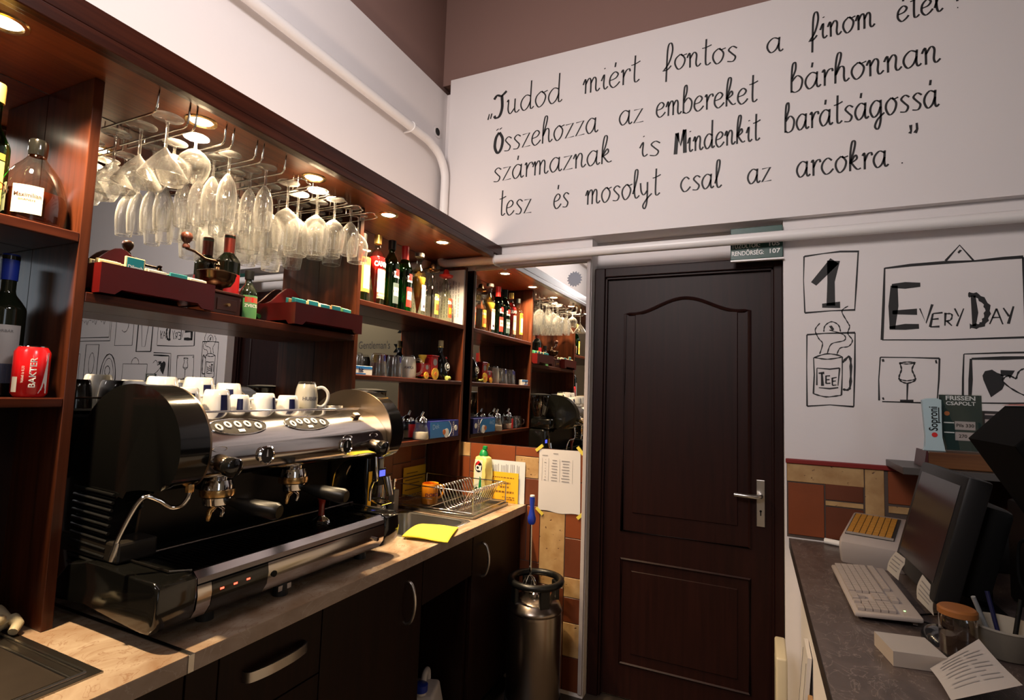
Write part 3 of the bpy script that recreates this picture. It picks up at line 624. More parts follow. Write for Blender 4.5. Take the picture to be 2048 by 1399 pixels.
for pts, wd in [(rect(1.0, 1.32, 1.30, 1.58), .008), (ell(1.16, 1.58, .05, .05, 10, 0, PI), .006), (ell(1.52, 1.46, .11, .20), .012), (ell(1.52, 1.46, .08, .165), .006), (ell(1.53, 1.52, .035, .04), .008), ([(1.5, 1.48), (1.53, 1.42), (1.5, 1.36), (1.56, 1.3)], .006),
                (rect(1.68, 1.87, 1.28, 1.74), .010), (ell(1.77, 1.58, .04, .09), .006), ([(1.77, 1.49), (1.77, 1.32)], .006), (rect(0.97, 1.16, 1.68, 2.05), .016), (ell(1.07, 1.97, .05, .06), .007), ([(1.02, 1.93), (1.05, 1.72), (1.09, 1.72), (1.12, 1.93)], .006),
                (rect(1.22, 1.46, 1.73, 2.05), .007), (ell(1.34, 1.90, .05, .06, 12, .5, 5.5), .006), (rect(1.55, 2.25, 1.80, 2.06), .007), (rect(1.53, 2.27, 1.77, 2.08), .006), (rect(1.95, 2.25, 1.25, 1.66), .008)]:
    ribbon(pts, wd, 2.5992, b)
for q in range(6): ribbon(ell(1.06 + q * 0.045, 1.40 + 0.01 * (q % 2), .016, .03, 8, 0.3, 5.2), .006, 2.5992, b, 0)
for q in range(14): ribbon([(1.62 + q * 0.042, 1.95), (1.635 + q * 0.042, 1.91 + .02 * (q % 3)), (1.65 + q * 0.042, 1.95)], .005, 2.5992, b, 3)

obj('painted_picture_frames', b, INK, wb)

# ================================================================ SHELVES, CANOPY, MIRRORS
XF = -1.48           # front of the shelf unit
su = thing('shelf_unit', 'mahogany back-bar shelf unit with uprights and open shelves on the left wall', 'shelf unit', (-1.58, 1.2, ZC))
for (a, c) in ((0.697, 0.72), (1.668, 1.690), (2.535, 2.557)):
    wpart(su, 'upright', box(XM, XF, a, c, ZC + 0.001, 2.196 if a < 2 else 2.143, 0.0015), MAHOZ)
def shelf(y0, y1, zt, th=0.024, xf=XF): wpart(su, 'shelf', box(XM, xf, y0, y1, zt - th, zt, 0.0025), MAHO)
shelf(-0.6, 0.697, 1.806); shelf(-0.6, 0.697, 1.41, 0.022)
shelf(0.72, 1.668, 1.667, 0.025)
shelf(1.690, 2.535, 1.817); shelf(1.690, 2.535, 1.508, 0.02); shelf(1.690, 2.535, 1.214, 0.022, XF + 0.004)
wpart(su, 'back_panel', box(XM, XM + 0.012, -0.6, 0.697, ZC + 0.001, 1.387), LAM)
mr = obj('wall_mirror', box(XM - 0.005, XM, -0.6, 2.557, 1.19, 2.195), MIRROR)
tag(mr, 'long wall mirror behind the back-bar shelves', 'mirror')
m2 = obj('wall_mirror', box(-1.66, -0.801, 2.593, 2.599, 1.178, 2.134), MIRROR)
tag(m2, 'frameless mirror on the end wall left of the dark door', 'mirror')
st = thing('gear_sticker', 'grey toothed sun-shaped sticker on the end wall mirror', 'sticker', (-0.866, 2.5925, 2.051))
pts = []
for k in range(32):
    a = 2 * PI * k / 32; r = 0.042 if k % 2 else 0.033
    pts.append((r * math.cos(a), r * math.sin(a)))
obj('sticker_face', prism(pts, -0.0006, 0.0003, 'Y'), GREYPL, st)

cp = thing('canopy', 'dark mahogany canopy with deep fascia above the shelves and hanging glasses', 'canopy', (-1.5, 1.2, 2.2))
wpart(cp, 'soffit', box(XM, -1.318, -0.9, 2.597, 2.197, 2.225), SOFF)
b = box(-1.317, -1.293, -0.9, 2.50, 2.176, 2.2049, 0.002); box(-1.317, -1.293, -0.9, 2.597, 2.205, 2.256, 0.002, bm=b)
wpart(cp, 'fascia', b, MAHO)
wpart(cp, 'cover_board', box(XM, -1.318, -0.9, 2.597, 2.2255, 2.240), MAHO)
wpart(cp, 'lip_batten', box(-1.345, -1.318, -0.9, 2.50, 2.183, 2.1965, 0.003), MAHO)
wpart(cp, 'light_rail', box(-1.355, -1.347, 1.75, 2.49, 2.189, 2.1965, 0.001), DKSTEEL)
ORD = ['nearest the camera', 'second', 'third', 'fourth', 'farthest']
for i, (x, y) in enumerate(SPOTS):
    d = thing('downlight', 'round recessed downlight in the canopy soffit, %s of the five' % ORD[i], 'downlight', (x, y, 2.197), group='downlights in the canopy')
    obj('trim_ring', lathe([(0.030, -0.001), (0.033, -0.005), (0.041, -0.004), (0.043, -0.0005), (0.030, -0.0005)], 28), BRASS, d, 50)
    obj('bulb', lathe([(0, -0.0025), (0.018, -0.0035), (0.029, -0.001)], 24), BULB, d, 60)

# ================================================================ WORKTOP, CABINETS
wt = thing('worktop', 'beige marble worktop running along the left wall under the coffee machine', 'worktop', (-1.4, 1.2, 0.842))
def slab(rects):
    b = bmesh.new()
    for r in rects: box(*r, ZC - 0.038, ZC, bm=b)
    return b
sx0, sx1, sy0, sy1 = -1.52, -1.18, 1.78, 2.12          # far basin cut-out
lx0, lx1, ly1 = -1.57, -1.19, 0.655                    # near sink cut-out
b = slab([(XM + .001, sx0, 0.80, 2.595), (sx1, -1.10, 0.80, 2.595), (sx0, sx1, 0.80, sy0), (sx0, sx1, sy1, 2.595)])
wpart(wt, 'slab', b, MARB)
b = slab([(XM + .001, lx0, -0.6, 0.788), (lx1, -1.10, -0.6, 0.788), (lx0, lx1, ly1, 0.788)])
wpart(wt, 'slab', b, MARB)
b = box(XM + .001, -1.099, 0.7885, 0.7995, ZC - 0.037, ZC + 0.0012); box(-1.1, -1.0965, 0.787, 0.801, ZC - 0.037, ZC + 0.0012, 0.001, bm=b)
wpart(wt, 'joint_strip', b, STEEL)
b = box(-1.101, -1.0995, -0.6, 0.787, ZC - 0.037, ZC - 0.001); box(-1.101, -1.0995, 0.801, 2.595, ZC - 0.037, ZC - 0.001, bm=b)
wpart(wt, 'edge_band', b, marble('edge_marble', (0.28, 0.2, 0.15), (0.40, 0.31, 0.25), (0.5, 0.42, 0.36), 0.3))
HND = plain('pull_nickel', (0.55, 0.52, 0.49), 0.3, 1.0)
def cabinet(label, y0, y1, fronts, open_front=False):
    r = thing('base_cabinet', label, 'cabinet', (-1.4, (y0 + y1) / 2, 0.0), group='cabinets under the worktop')
    b = box(-1.688, -1.142, y0 + .001, y0 + .018, 0.08, 0.838 if y0 != 2.075 else 0.70); box(-1.688, -1.142, y1 - .018, y1 - .001, 0.08, 0.838 if y1 != 2.075 else 0.70, bm=b)
    box(-1.688, -1.142, y0 + .018, y1 - .018, 0.08, 0.098, bm=b); box(-1.688, -1.672, y0 + .018, y1 - .018, 0.098, 0.838, bm=b)
    if not open_front and y0 != 2.075: box(-1.672, -1.142, y0 + .018, y1 - .018, 0.822, 0.838, bm=b)
    wpart(r, 'carcass', b, LAM)
    wpart(r, 'plinth', box(-1.66, -1.19, y0 + .001, y1 - .001, 0.0, 0.079), BLACKM)
    for (kind, a, c, z0, z1, hd) in fronts:
        f = wpart(r, kind, box(-1.1405, -1.122, a, c, z0, z1, 0.002), LAM)
        L = Vector(r.location)
        if hd == 'bow':
            ym, zm = (a + c) / 2, z1 - 0.075
            P = [(-1.122, ym - .095, zm), (-1.104, ym - .088, zm), (-1.094, ym - .045, zm), (-1.092, ym, zm), (-1.094, ym + .045, zm), (-1.104, ym + .088, zm), (-1.122, ym + .095, zm)]
            bb = bmesh.new(); S = spline(P, 5); prev = None
            for p in S:
                cur = [bb.verts.new((p.x + q, p.y, p.z + w)) for q, w in ((-.002, -.012), (.002, -.012), (.002, .012), (-.002, .012))]
                if prev:
                    for k in range(4): bb.faces.new((prev[k], prev[(k + 1) % 4], cur[(k + 1) % 4], cur[k]))
                prev = cur
            wpart(r, 'handle', bb, HND, 40, parent=f)
        elif hd is not None:
            P = [(-1.122, hd, 0.785), (-1.104, hd, 0.775), (-1.092, hd, 0.745), (-1.088, hd, 0.712), (-1.092, hd, 0.68), (-1.104, hd, 0.65), (-1.122, hd, 0.64)]
            wpart(r, 'handle', tube(P, 0.006, 8, 4), HND, 60, parent=f)
    return r
cabinet('dark sink cabinet nearest the camera under the near steel sink', -0.6, 0.80, [('door', 0.45, 0.798, 0.1, 0.835, None), ('door', 0.10, 0.448, 0.1, 0.835, None)], True)
cabinet('dark cabinet with drawer and flat bow handle under the coffee machine', 0.80, 1.20, [('drawer_front', 0.882, 1.198, 0.66, 0.835, 'bow'), ('door', 0.882, 1.198, 0.1, 0.656, None), ('filler_panel', 0.802, 0.879, 0.1, 0.835, None)])
cabinet('dark cabinet with one tall door and curved handle, left of the open bay', 1.20, 1.70, [('door', 1.202, 1.698, 0.1, 0.835, 1.607)])
cabinet('open dark cabinet bay holding the white canister, below the far sink', 1.70, 2.075, [('false_front', 1.703, 2.072, 0.67, 0.835, None)], True)
cabinet('dark end cabinet with curved handle beside the keg', 2.075, 2.585, [('door', 2.078, 2.583, 0.1, 0.835, 2.167)])

# far sink with drainer
sk = thing('sink', 'stainless steel sink bowl with overflow slots, far end of the worktop', 'sink', (-1.35, 2.0, ZC))
def bowl(x0, x1, y0, y1, depth, rim):
    b = bmesh.new()
    def loop(ins, z, r=0.05, n=5):
        P = []
        for (cx, cy_, a0) in ((x1 - ins - r, y1 - ins - r, 0), (x0 + ins + r, y1 - ins - r, PI / 2), (x0 + ins + r, y0 + ins + r, PI), (x1 - ins - r, y0 + ins + r, 1.5 * PI)):
            for k in range(n + 1):
                a = a0 + PI / 2 * k / n; P.append(b.verts.new((cx + r * math.cos(a), cy_ + r * math.sin(a), z)))
        return P
    L = [loop(-rim, ZC + 0.0008, 0.03), loop(-rim + 0.002, ZC + 0.003, 0.03), loop(-.004, ZC + 0.003), loop(0.0, ZC), loop(0.006, ZC - depth + 0.02), loop(0.025, ZC - depth), ]
    for p, q in zip(L, L[1:]):
        for k in range(len(p)): b.faces.new((p[k], p[(k + 1) % len(p)], q[(k + 1) % len(p)], q[k]))
    b.faces.new(L[-1])
    return b
wpart(sk, 'bowl', bowl(sx0 + .004, sx1 - .004, sy0 + .004, sy1 - .004, 0.16, 0.022), STEEL, 50)
b = bmesh.new()
for k in range(6): box(-1.41 + k * .011, -1.405 + k * .011, 2.1035, 2.1075, 0.815, 0.842, 0.001, bm=b)
wpart(sk, 'overflow_slots', b, BLACKM); wpart(sk, 'overflow_screw', cyl((-1.38, 2.101, 0.829), (-1.38, 2.1075, 0.829), 0.004), CHROME, 40)
wpart(sk, 'clip', tube([(-1.19, 1.795, ZC + .006), (-1.175, 1.83, ZC + .006), (-1.16, 1.86, ZC + 0.006)], 0.003, 6), CHROME, 60)
sk2 = thing('sink', 'stainless steel sink with ribbed edge, near corner of the worktop', 'sink', (-1.35, 0.4, ZC))
b = bmesh.new()
box(lx0 - .015, lx1 + .012, -0.6, ly1 + .012, ZC + .0005, ZC + .003, bm=b)
wpart(sk2, 'rim_plate', b, DKSTEEL)
b = box(lx0 + .02, lx1 - .02, -0.6, ly1 - .035, ZC + .003, ZC + .0042)
wpart(sk2, 'drainer_floor', b, plain('sink_worn_steel', (0.16, 0.13, 0.11), 0.42, 1.0, noise=0.4, nscale=8))
b = tube([(lx0 + .01, ly1 - .010, ZC + .0045), (lx1 - .01, ly1 - .010, ZC + .0045)], 0.0045, 6); tube([(lx0 + .01, ly1 - .034, ZC + .0045), (lx1 - .01, ly1 - .034, ZC + .0045)], 0.003, 6, bm=b); tube([(lx1 - .008, ly1 - .01, ZC + .0045), (lx1 - .008, -.6, ZC + .0045)], 0.004, 6, bm=b)
wpart(sk2, 'raised_rib', b, STEEL, 60)
# tap
fa = thing('tap', 'chrome swan-neck water tap behind the far sink', 'tap', (-1.625, 2.090, ZC))
obj('spout', tube([(0, 0, 0.03), (0, 0, 0.10), (0.005, -0.005, 0.16), (0.02, -0.03, 0.195), (0.045, -0.075, 0.20), (0.055, -0.10, 0.19)], 0.010, 10, 5), CHROME, fa, 60)
obj('base', lathe([(0, .0015), (0.026, 0.0015), (0.024, 0.02), (0.014, 0.035), (0, 0.036)], 20), CHROME, fa, 40)
obj('lever', tube([(0.01, 0.0, 0.03), (0.05, -0.02, 0.045), (0.09, -0.035, 0.05)], 0.0045, 8), CHROME, fa, 60)
ds = thing('soap_dispenser', 'slim grey soap dispenser with chrome pump beside the tap', 'dispenser', (-1.578, 2.110, ZC))
obj('body', box(-.018, .018, -.018, .018, 0.0006, 0.10, 0.004), plain('grey_satin', (0.42, 0.38, 0.32), 0.4), ds)
obj('pump', lathe([(0, .1), (.009, .1), (.009, .112), (.006, .114), (.006, .135), (.011, .136), (.011, .15), (0, .151)], 14), CHROME, ds, 40)

# ================================================================ COFFEE MACHINE
cm = thing('espresso_machine', 'black and chrome two-group espresso machine on the marble worktop', 'coffee machine', (-1.38, 1.18, ZC))
PROF = [(-1.20, 1.218), (-1.172, 1.25), (-1.160, 1.30), (-1.172, 1.355), (-1.21, 1.405), (-1.27, 1.437), (-1.345, 1.449), (-1.42, 1.438), (-1.49, 1.402), (-1.545, 1.34), (-1.585, 1.25), (-1.605, 1.13), (-1.60, 1.02), (-1.585, 0.93), (-1.48, 0.93), (-1.43, 1.00), (-1.415, 1.08), (-1.40, 1.15), (-1.36, 1.19), (-1.29, 1.206), (-1.24, 1.208)]
PROF2 = [(p.x, p.y) for p in [Vector((a, c, 0)) for a, c in PROF]]
def smooth_poly(P, n=4):
    V = [Vector((a, c, 0)) for a, c in P]; N = len(V); out = []
    for i in range(N):
        p0, p1, p2, p3 = V[i - 1], V[i], V[(i + 1) % N], V[(i + 2) % N]
        for k in range(n):
            t = k / n
            q = 0.5 * ((2 * p1) + (p2 - p0) * t + (2 * p0 - 5 * p1 + 4 * p2 - p3) * t * t + (3 * p1 - p0 - 3 * p2 + p3) * t ** 3)
            out.append((q.x, q.y))
    return out
SP = smooth_poly(PROF)
def scaled(P, s, c=(-1.37, 1.28)): return [(c[0] + (x - c[0]) * s, c[1] + (z - c[1]) * s) for x, z in P]
wpart(cm, 'end_panel', prism(SP, 0.775, 0.845, 'Y', 0.012, 3), BLACKG, 50)
wpart(cm, 'end_panel', prism(SP, 1.525, 1.590, 'Y', 0.012, 3), BLACKG, 50)
for yy in (0.8455, 1.519):
    o = wpart(cm, 'edge_band', prism(scaled(SP, 1.0), yy, yy + 0.005, 'Y'), BRONZE, 30)
# front barrel panel
FR = spline([Vector((-1.305, 1.381, 0)), Vector((-1.235, 1.358, 0)), Vector((-1.188, 1.318, 0)), Vector((-1.177, 1.283, 0)), Vector((-1.180, 1.258, 0)), Vector((-1.205, 1.230, 0)), Vector((-1.26, 1.218, 0))], 6)
poly = [(p.x, p.y) for p in FR] + [(-1.38, 1.200), (-1.40, 1.215), (-1.40, 1.362), (-1.32, 1.362)]
wpart(cm, 'front_panel', prism(poly, 0.851, 1.518, 'Y'), plain('polished_steel', (0.66, 0.63, 0.61), 0.13, 1.0), 40)
wpart(cm, 'tray_edge', tube([(-1.306, 0.853, 1.3815), (-1.306, 1.517, 1.3815)], 0.003, 8), CHROME, 60)
wpart(cm, 'cup_tray', box(-1.58, -1.312, 0.851, 1.518, 1.3625, 1.3685), STEEL)
wpart(cm, 'cup_rail', tube([(-1.588, 0.87, 1.40), (-1.588, 1.50, 1.40)], 0.003, 6), CHROME, 60)
wpart(cm, 'rear_housing', box(-1.59, -1.44, 0.851, 1.518, 0.935, 1.355, 0.01), BLACKM)
wpart(cm, 'splash_back', box(-1.438, -1.430, 0.86, 1.51, 1.03, 1.20), plain('splash_dark_steel', (0.03, 0.028, 0.026), 0.3, 1.0))
b = bmesh.new()
for k in range(11): tube([(-1.40 + k * .002, 0.770, 1.005 + k * .018), (-1.545, 0.770, 1.01 + k * .018)], 0.004, 6, bm=b)
wpart(cm, 'vent_ribs', b, BLACKM, 60)
def on_front(y, t):
    """point and outward normal on the barrel panel, t along the profile 0..1"""
    i = t * (len(FR) - 1); k = min(int(i), len(FR) - 2); p = FR[k].lerp(FR[k + 1], i - k); d = (FR[k + 1] - FR[k]).normalized()
    n = Vector((-d.y, 0, d.x)); n = n if n.x > 0 else -n
    return Vector((p.x, y, p.y)), n
def dress(bm, p, n, off=0.0):
    """put geometry built in xy (x along the machine, y up the panel) on the barrel"""
    up = Vector((0, 1, 0)).cross(n); up = up if up.z > 0 else -up
    M = Matrix((( 0, up.x, n.x, p.x + n.x * off), (1, up.y, n.y, p.y), (0, up.z, n.z, p.z + n.z * off), (0, 0, 0, 1)))
    bmesh.ops.transform(bm, matrix=M, verts=bm.verts[:]); return bm
def wrapfit(bm, y0, t0):
    """bend flat geometry round the barrel: x along the machine, y measured up the surface, z off it"""
    LEN = sum((FR[k + 1] - FR[k]).length for k in range(len(FR) - 1))
    for v in bm.verts:
        p, n = on_front(y0 + v.co.x, min(max(t0 - v.co.y / LEN, 0), 1)); v.co = p + n * v.co.z
    return bm
def disc_grid(rx, ry, z, n=24, m=5):
    b = bmesh.new(); c = b.verts.new((0, 0, z)); prev = None
    for j in range(1, m + 1):
        cur = [b.verts.new((rx * j / m * math.cos(2 * PI * k / n), ry * j / m * math.sin(2 * PI * k / n), z)) for k in range(n)]
        for k in range(n):
            if prev: b.faces.new((prev[k], prev[(k + 1) % n], cur[(k + 1) % n], cur[k]))
            else: b.faces.new((c, cur[k], cur[(k + 1) % n]))
        prev = cur
    return b
for yc in (0.962, 1.194):
    kp = wpart(cm, 'control_panel', wrapfit(disc_grid(0.083, 0.022, 0.0012), yc, 0.215), plain('panel_grey', (0.035, 0.03, 0.026), 0.65, spec=0.15))
    b = tube([(0.084 * math.cos(2 * PI * k / 36), 0.0225 * math.sin(2 * PI * k / 36), 0.0018) for k in range(36)], 0.0016, 6, closed=True)
    wpart(cm, 'panel_rim', wrapfit(b, yc, 0.215), CHROME, 60, parent=kp)
    for k in range(5):
        xx = -0.057 + k * 0.0285; yy = 0.004 if k in (1, 2, 3) else -0.002
        b = tube([(xx + 0.0072 * math.cos(2 * PI * q / 14), yy + 0.0072 * math.sin(2 * PI * q / 14), 0.0025) for q in range(14)], 0.0024, 6, closed=True)
        wpart(cm, 'button', wrapfit(b, yc, 0.215), WHITEP, 60, parent=kp)
    wpart(cm, 'button', wrapfit(box(-.009, .009, -.016, -.009, 0.001, 0.0026), yc, 0.215), WHITEP, parent=kp)
for yc in (0.885, 1.325, 1.45):
    b = tube([(0.019 * math.cos(2 * PI * k / 24), 0.009 * math.sin(2 * PI * k / 24), 0.0012) for k in range(24)], 0.0014, 6, closed=True)
    wpart(cm, 'emblem_ring', wrapfit(b, yc, 0.42), CHROME, 60)
for yc in (1.015, 1.314):
    p, n = on_front(yc, 0.56)
    g = wpart(cm, 'pressure_gauge', dress(lathe([(0.018, 0), (0.0245, 0.001), (0.0255, 0.006), (0.021, 0.009), (0.0195, 0.006)], 28), p, n, 0.0005), CHROME, 50)
    wpart(cm, 'gauge_face', dress(lathe([(0, 0.0055), (0.0195, 0.0055)], 24), p, n, 0.0005), BLACKG, parent=g)
    wpart(cm, 'gauge_needle', dress(prism([(-.002, -.004), (.003, -.004), (.001, .015), (-.0005, .015)], 0.0062, 0.0068, 'Z'), p, n, 0.0005), WHITEP, parent=g)
p, n = on_front(1.418, 0.17)
wpart(cm, 'switch_lever', dress(box(-.013, .013, -.008, .010, 0.0005, 0.013, 0.003), p, n), BRONZE)
for yc in (0.883, 1.440):
    p, n = on_front(yc, 0.60); n = Vector((0.97, 0, -0.17)).normalized()
    k_ = wpart(cm, 'steam_knob', dress(lathe([(0, -.008), (0.019, -.008), (0.0205, 0.002), (0.0205, 0.034), (0.019, 0.037)], 22), p, n, 0.0), plain('knob_bronze', (0.12, 0.095, 0.075), 0.25, 1.0), 40)
    wpart(cm, 'knob_cap', dress(lathe([(0.0225, 0.034), (0.0245, 0.040), (0.0235, 0.056), (0.017, 0.062), (0, 0.063)], 22), p, n, 0.0), BLACKG, 40, parent=k_)
# group heads
for yc in (0.935, 1.178):
    g = wpart(cm, 'group_head', shift(lathe([(0.0, 0.045), (0.022, 0.045), (0.022, 0.038), (0.032, 0.036), (0.036, 0.022), (0.036, 0.004), (0.030, 0.0), (0, 0.0)], 26), (-1.245, yc, 1.178)), CHROME, 40)
    wpart(cm, 'bayonet_ring', shift(lathe([(0.034, 0.0), (0.0405, 0.002), (0.0415, 0.010), (0.0405, 0.018), (0.036, 0.019)], 26), (-1.245, yc, 1.173)), BRASS, 40, parent=g)
    wpart(cm, 'group_pipe', box(-1.40, -1.256, yc - .022, yc + .022, 1.185, 1.212, 0.008), BLACKG, 40, parent=g)
# steam wands
w_ = wpart(cm, 'steam_wand', tube([(-1.20, 0.83, 1.222), (-1.198, 0.828, 1.195), (-1.205, 0.818, 1.174), (-1.222, 0.806, 1.170), (-1.24, 0.788, 1.187), (-1.252, 0.768, 1.197), (-1.261, 0.755, 1.184), (-1.27, 0.742, 1.15), (-1.28, 0.73, 1.107), (-1.282, 0.727, 1.092)], 0.0052, 9, 5), CHROME, 60)
wpart(cm, 'wand_tip', tube([(-1.280, 0.729, 1.10), (-1.283, 0.725, 1.075), (-1.285, 0.722, 1.062)], [0.0058, 0.008, 0.0065], 10), STEEL, 60, parent=w_)
wpart(cm, 'wand_nut', shift(lathe([(0, -.009), (.009, -.009), (.010, 0), (.009, .009), (0, .009)], 8), (-1.20, 0.83, 1.212)), BRASS, 30, parent=w_)
w_ = wpart(cm, 'steam_wand', tube([(-1.205, 1.50, 1.22), (-1.20, 1.50, 1.17), (-1.205, 1.51, 1.14), (-1.23, 1.525, 1.13), (-1.245, 1.53, 1.10), (-1.25, 1.535, 1.06)], 0.005, 9, 5), CHROME, 60)
# base with drip tray
BP = [(-1.372, 1.030), (-1.180, 1.026), (-1.162, 1.014), (-1.158, 0.975), (-1.164, 0.935), (-1.182, 0.916), (-1.21, 0.914), (-1.30, 0.926), (-1.42, 0.938), (-1.53, 0.930), (-1.58, 0.925), (-1.585, 0.945), (-1.50, 1.02), (-1.42, 1.03)]
wpart(cm, 'base_end', prism(BP, 0.748, 0.842, 'Y', 0.008, 3), BLACKG, 40)
wpart(cm, 'base_end', prism(BP, 1.512, 1.592, 'Y', 0.008, 3), BLACKG, 40)
BP2 = [(-1.43, 1.016), (-1.182, 1.016), (-1.170, 1.000), (-1.166, 0.975), (-1.171, 0.945), (-1.186, 0.922), (-1.21, 0.919), (-1.30, 0.930), (-1.43, 0.940)]
wpart(cm, 'base_body', prism(BP2, 0.843, 1.511, 'Y'), BLACKM, 40)
TOPF = [(-1.181, 1.024), (-1.1655, 1.010), (-1.1635, 0.998), (-1.1695, 0.998), (-1.185, 1.0165), (-1.19, 1.024)]
wpart(cm, 'tray_lip', prism(TOPF, 0.843, 1.511, 'Y'), plain('lip_steel', (0.62, 0.58, 0.57), 0.22, 1.0), 30)
LOWF = [(-1.1645, 0.994), (-1.1605, 0.972), (-1.165, 0.942), (-1.182, 0.9175), (-1.215, 0.913), (-1.215, 0.917), (-1.188, 0.921), (-1.172, 0.944), (-1.167, 0.972), (-1.170, 0.994)]
pol = MATS['polished_steel']
wpart(cm, 'front_strip', prism(LOWF, 0.843, 0.878, 'Y'), pol, 30)
wpart(cm, 'front_strip', prism(LOWF, 1.037, 1.511, 'Y'), pol, 30)
dp = wpart(cm, 'display_panel', prism([(x + .0012, z) for x, z in LOWF], 0.879, 1.036, 'Y'), BLACKG, 30)
for k in range(3): wpart(cm, 'indicator_led', box(-1.1608, -1.1588, 0.898 + k * .036, 0.908 + k * .036, 0.9705, 0.9745), LEDR, parent=dp)
wpart(cm, 'lock_button', cyl((-1.166, 1.055, 0.962), (-1.1585, 1.055, 0.962), 0.008), BLACKM, 40)
wpart(cm, 'front_knob', cyl((-1.166, 1.462, 0.958), (-1.148, 1.462, 0.958), 0.006), CHROME, 40)
b = box(-1.36, -1.19, 0.845, 1.509, 1.0165, 1.0195)
for k in range(44): box(-1.355, -1.195, 0.852 + k * .0149, 0.858 + k * .0149, 1.0195, 1.0225, bm=b)
wpart(cm, 'drip_grate', b, plain('dark_grate', (0.035, 0.032, 0.03), 0.35, 1.0))
b = tube([(-1.366, 0.80, 1.034), (-1.366, 1.58, 1.034)], 0.004, 8); tube([(-1.366, 0.80, 1.034), (-1.205, 0.80, 1.032)], 0.0025, 6, bm=b); tube([(-1.205, 0.80, 1.032), (-1.186, 0.842, 1.027)], 0.0025, 6, bm=b); tube([(-1.366, 1.56, 1.034), (-1.20, 1.56, 1.032)], 0.0025, 6, bm=b)
wpart(cm, 'tray_rail', b, DKSTEEL, 60)
for yy in (0.86, 1.12, 1.48):
    wpart(cm, 'foot', shift(lathe([(0, 0.0005), (0.020, 0.0005), (0.018, 0.035), (0.014, 0.052), (0, 0.052)], 16), (-1.235 if yy != 1.12 else -1.205, yy + (.06 if yy < 1 else 0), ZC)), BLACKR, 40)
    wpart(cm, 'foot', shift(lathe([(0, 0.0005), (0.020, 0.0005), (0.018, 0.035), (0.014, 0.056), (0, 0.056)], 16), (-1.53, yy, ZC)), BLACKR, 40)
wpart(cm, 'rear_step', box(-1.585, -1.345, 0.768, 0.86, 1.031, 1.078, 0.006), plain('rear_dark', (0.018, 0.015, 0.012), .35))
wpart(cm, 'rating_plate', box(-1.189, -1.1885, 1.098, 1.142, 0.896, 0.910), STEEL)

# portafilters locked under the groups
def portafilter(label, y, ang):
    r = thing('portafilter', label, 'portafilter', (-1.245, y, 1.172), ang, 'portafilters under the coffee machine groups')
    obj('basket', lathe([(0, -.022), (.026, -.022), (.0325, -.018), (.0345, -.006), (.0350, -0.0005), (0, -0.0005)], 24), CHROME, r, 40)
    obj('handle', tube([(.031, 0, -.011), (.052, 0, -.012), (.075, 0, -.016), (.10, 0, -.019), (.168, 0, -.025), (.178, 0, -.026)], [.008, .012, .016, .0195, .0215, .016], 16), plain('handle_black', (.006, .0055, .005), .35, spec=.3), r, 60)
    for s in (-1, 1):
        obj('spout', tube([(0, 0, -.021), (0, s * .010, -.028), (0, s * .022, -.034), (0, s * .024, -.047), (-.002, s * .023, -.055)], [.007, .007, .007, .006, .005], 10, 0), BRASS if s < 0 else CHROME, r, 60)
    return r
portafilter('black-handled portafilter in the left group of the coffee machine', 0.935, 0.25)
portafilter('black-handled portafilter in the right group of the coffee machine', 1.178, 0.19)
tm = thing('coffee_tamper', 'red-handled coffee tamper standing on the drip tray', 'tamper', (-1.279, 1.335, 1.0226))
obj('base', lathe([(0, 0), (.027, 0), (.027, .008), (.018, .014), (.009, .022), (0, .022)], 10), CHROME, tm, 20)
obj('handle', lathe([(0, .022), (.010, .022), (.009, .05), (.012, .07), (.019, .082), (.020, .094), (.013, .106), (0, .109)], 18), plain('tamper_red', (0.30, 0.025, 0.012), 0.25, coat=0.4), tm, 60)

# ================================================================ GLASS RACKS AND HANGING GLASSES
ZR = 2.133
def rack(name, label, y0, y1, xf, looped):
    r = thing(name, label, 'glass rack', (-1.5, (y0 + y1) / 2, 2.197), group='chrome glass racks under the canopy')
    if not looped:
        for yy in (y0, y1):
            wpart(r, 'rail', tube([(xf + .005, yy, 2.1965), (xf, yy, ZR + .012), (xf - .006, yy, ZR + .003), (xf - .014, yy, ZR), (XM + .012, yy, ZR), (XM + .012, yy, 2.1965)], 0.0026, 7), WIRE, 60)
        wpart(r, 'cross_bar', tube([(-1.60, y0, 2.150), (-1.60, y0, ZR), (-1.60, y0 - .001, ZR), ], 0.002, 6), WIRE, 60)
    else:
        P = [(XM + .012, y0, ZR), (xf - .03, y0, ZR), (xf - .008, (y0 * 3 + y1) / 4, ZR + .008), (xf, (y0 + y1) / 2, ZR + .01), (xf - .008, (y0 + 3 * y1) / 4, ZR + .008), (xf - .03, y1, ZR), (XM + .012, y1, ZR)]
        wpart(r, 'rail', tube(P, 0.0024, 7, 3), WIRE, 60)
        for xx in (-1.64, -1.47):
            for yy in (y0, y1): wpart(r, 'hanger', tube([(xx, yy, 2.1965), (xx, yy, ZR)], 0.002, 6), WIRE, 60)
SL = [(0.787, 0.868), (0.888, 0.975), (1.000, 1.078), (1.102, 1.186), (1.235, 1.305), (1.325, 1.395), (1.415, 1.485), (1.505, 1.570), (1.590, 1.655)]
NTH = ['first', 'second', 'third', 'fourth', 'fifth', 'sixth', 'seventh', 'eighth', 'ninth']
for i, (a, c) in enumerate(SL):
    rack('glass_rack', '%s chrome wire glass rack from the camera end, under the canopy' % NTH[i], a, c, -1.378, i >= 4)
def wall_profile(P, t=.0011):
    inner = [(max(r - t * min(1, .35 + .65 * (z - P[0][1]) / .02), .0005), z + t * 1.6 * max(0, 1 - (z - P[0][1]) / .03)) for r, z in P[1:]]
    return [(0, P[0][1] - .0005)] + P + inner[::-1] + [(0, P[1][1] + .003)]
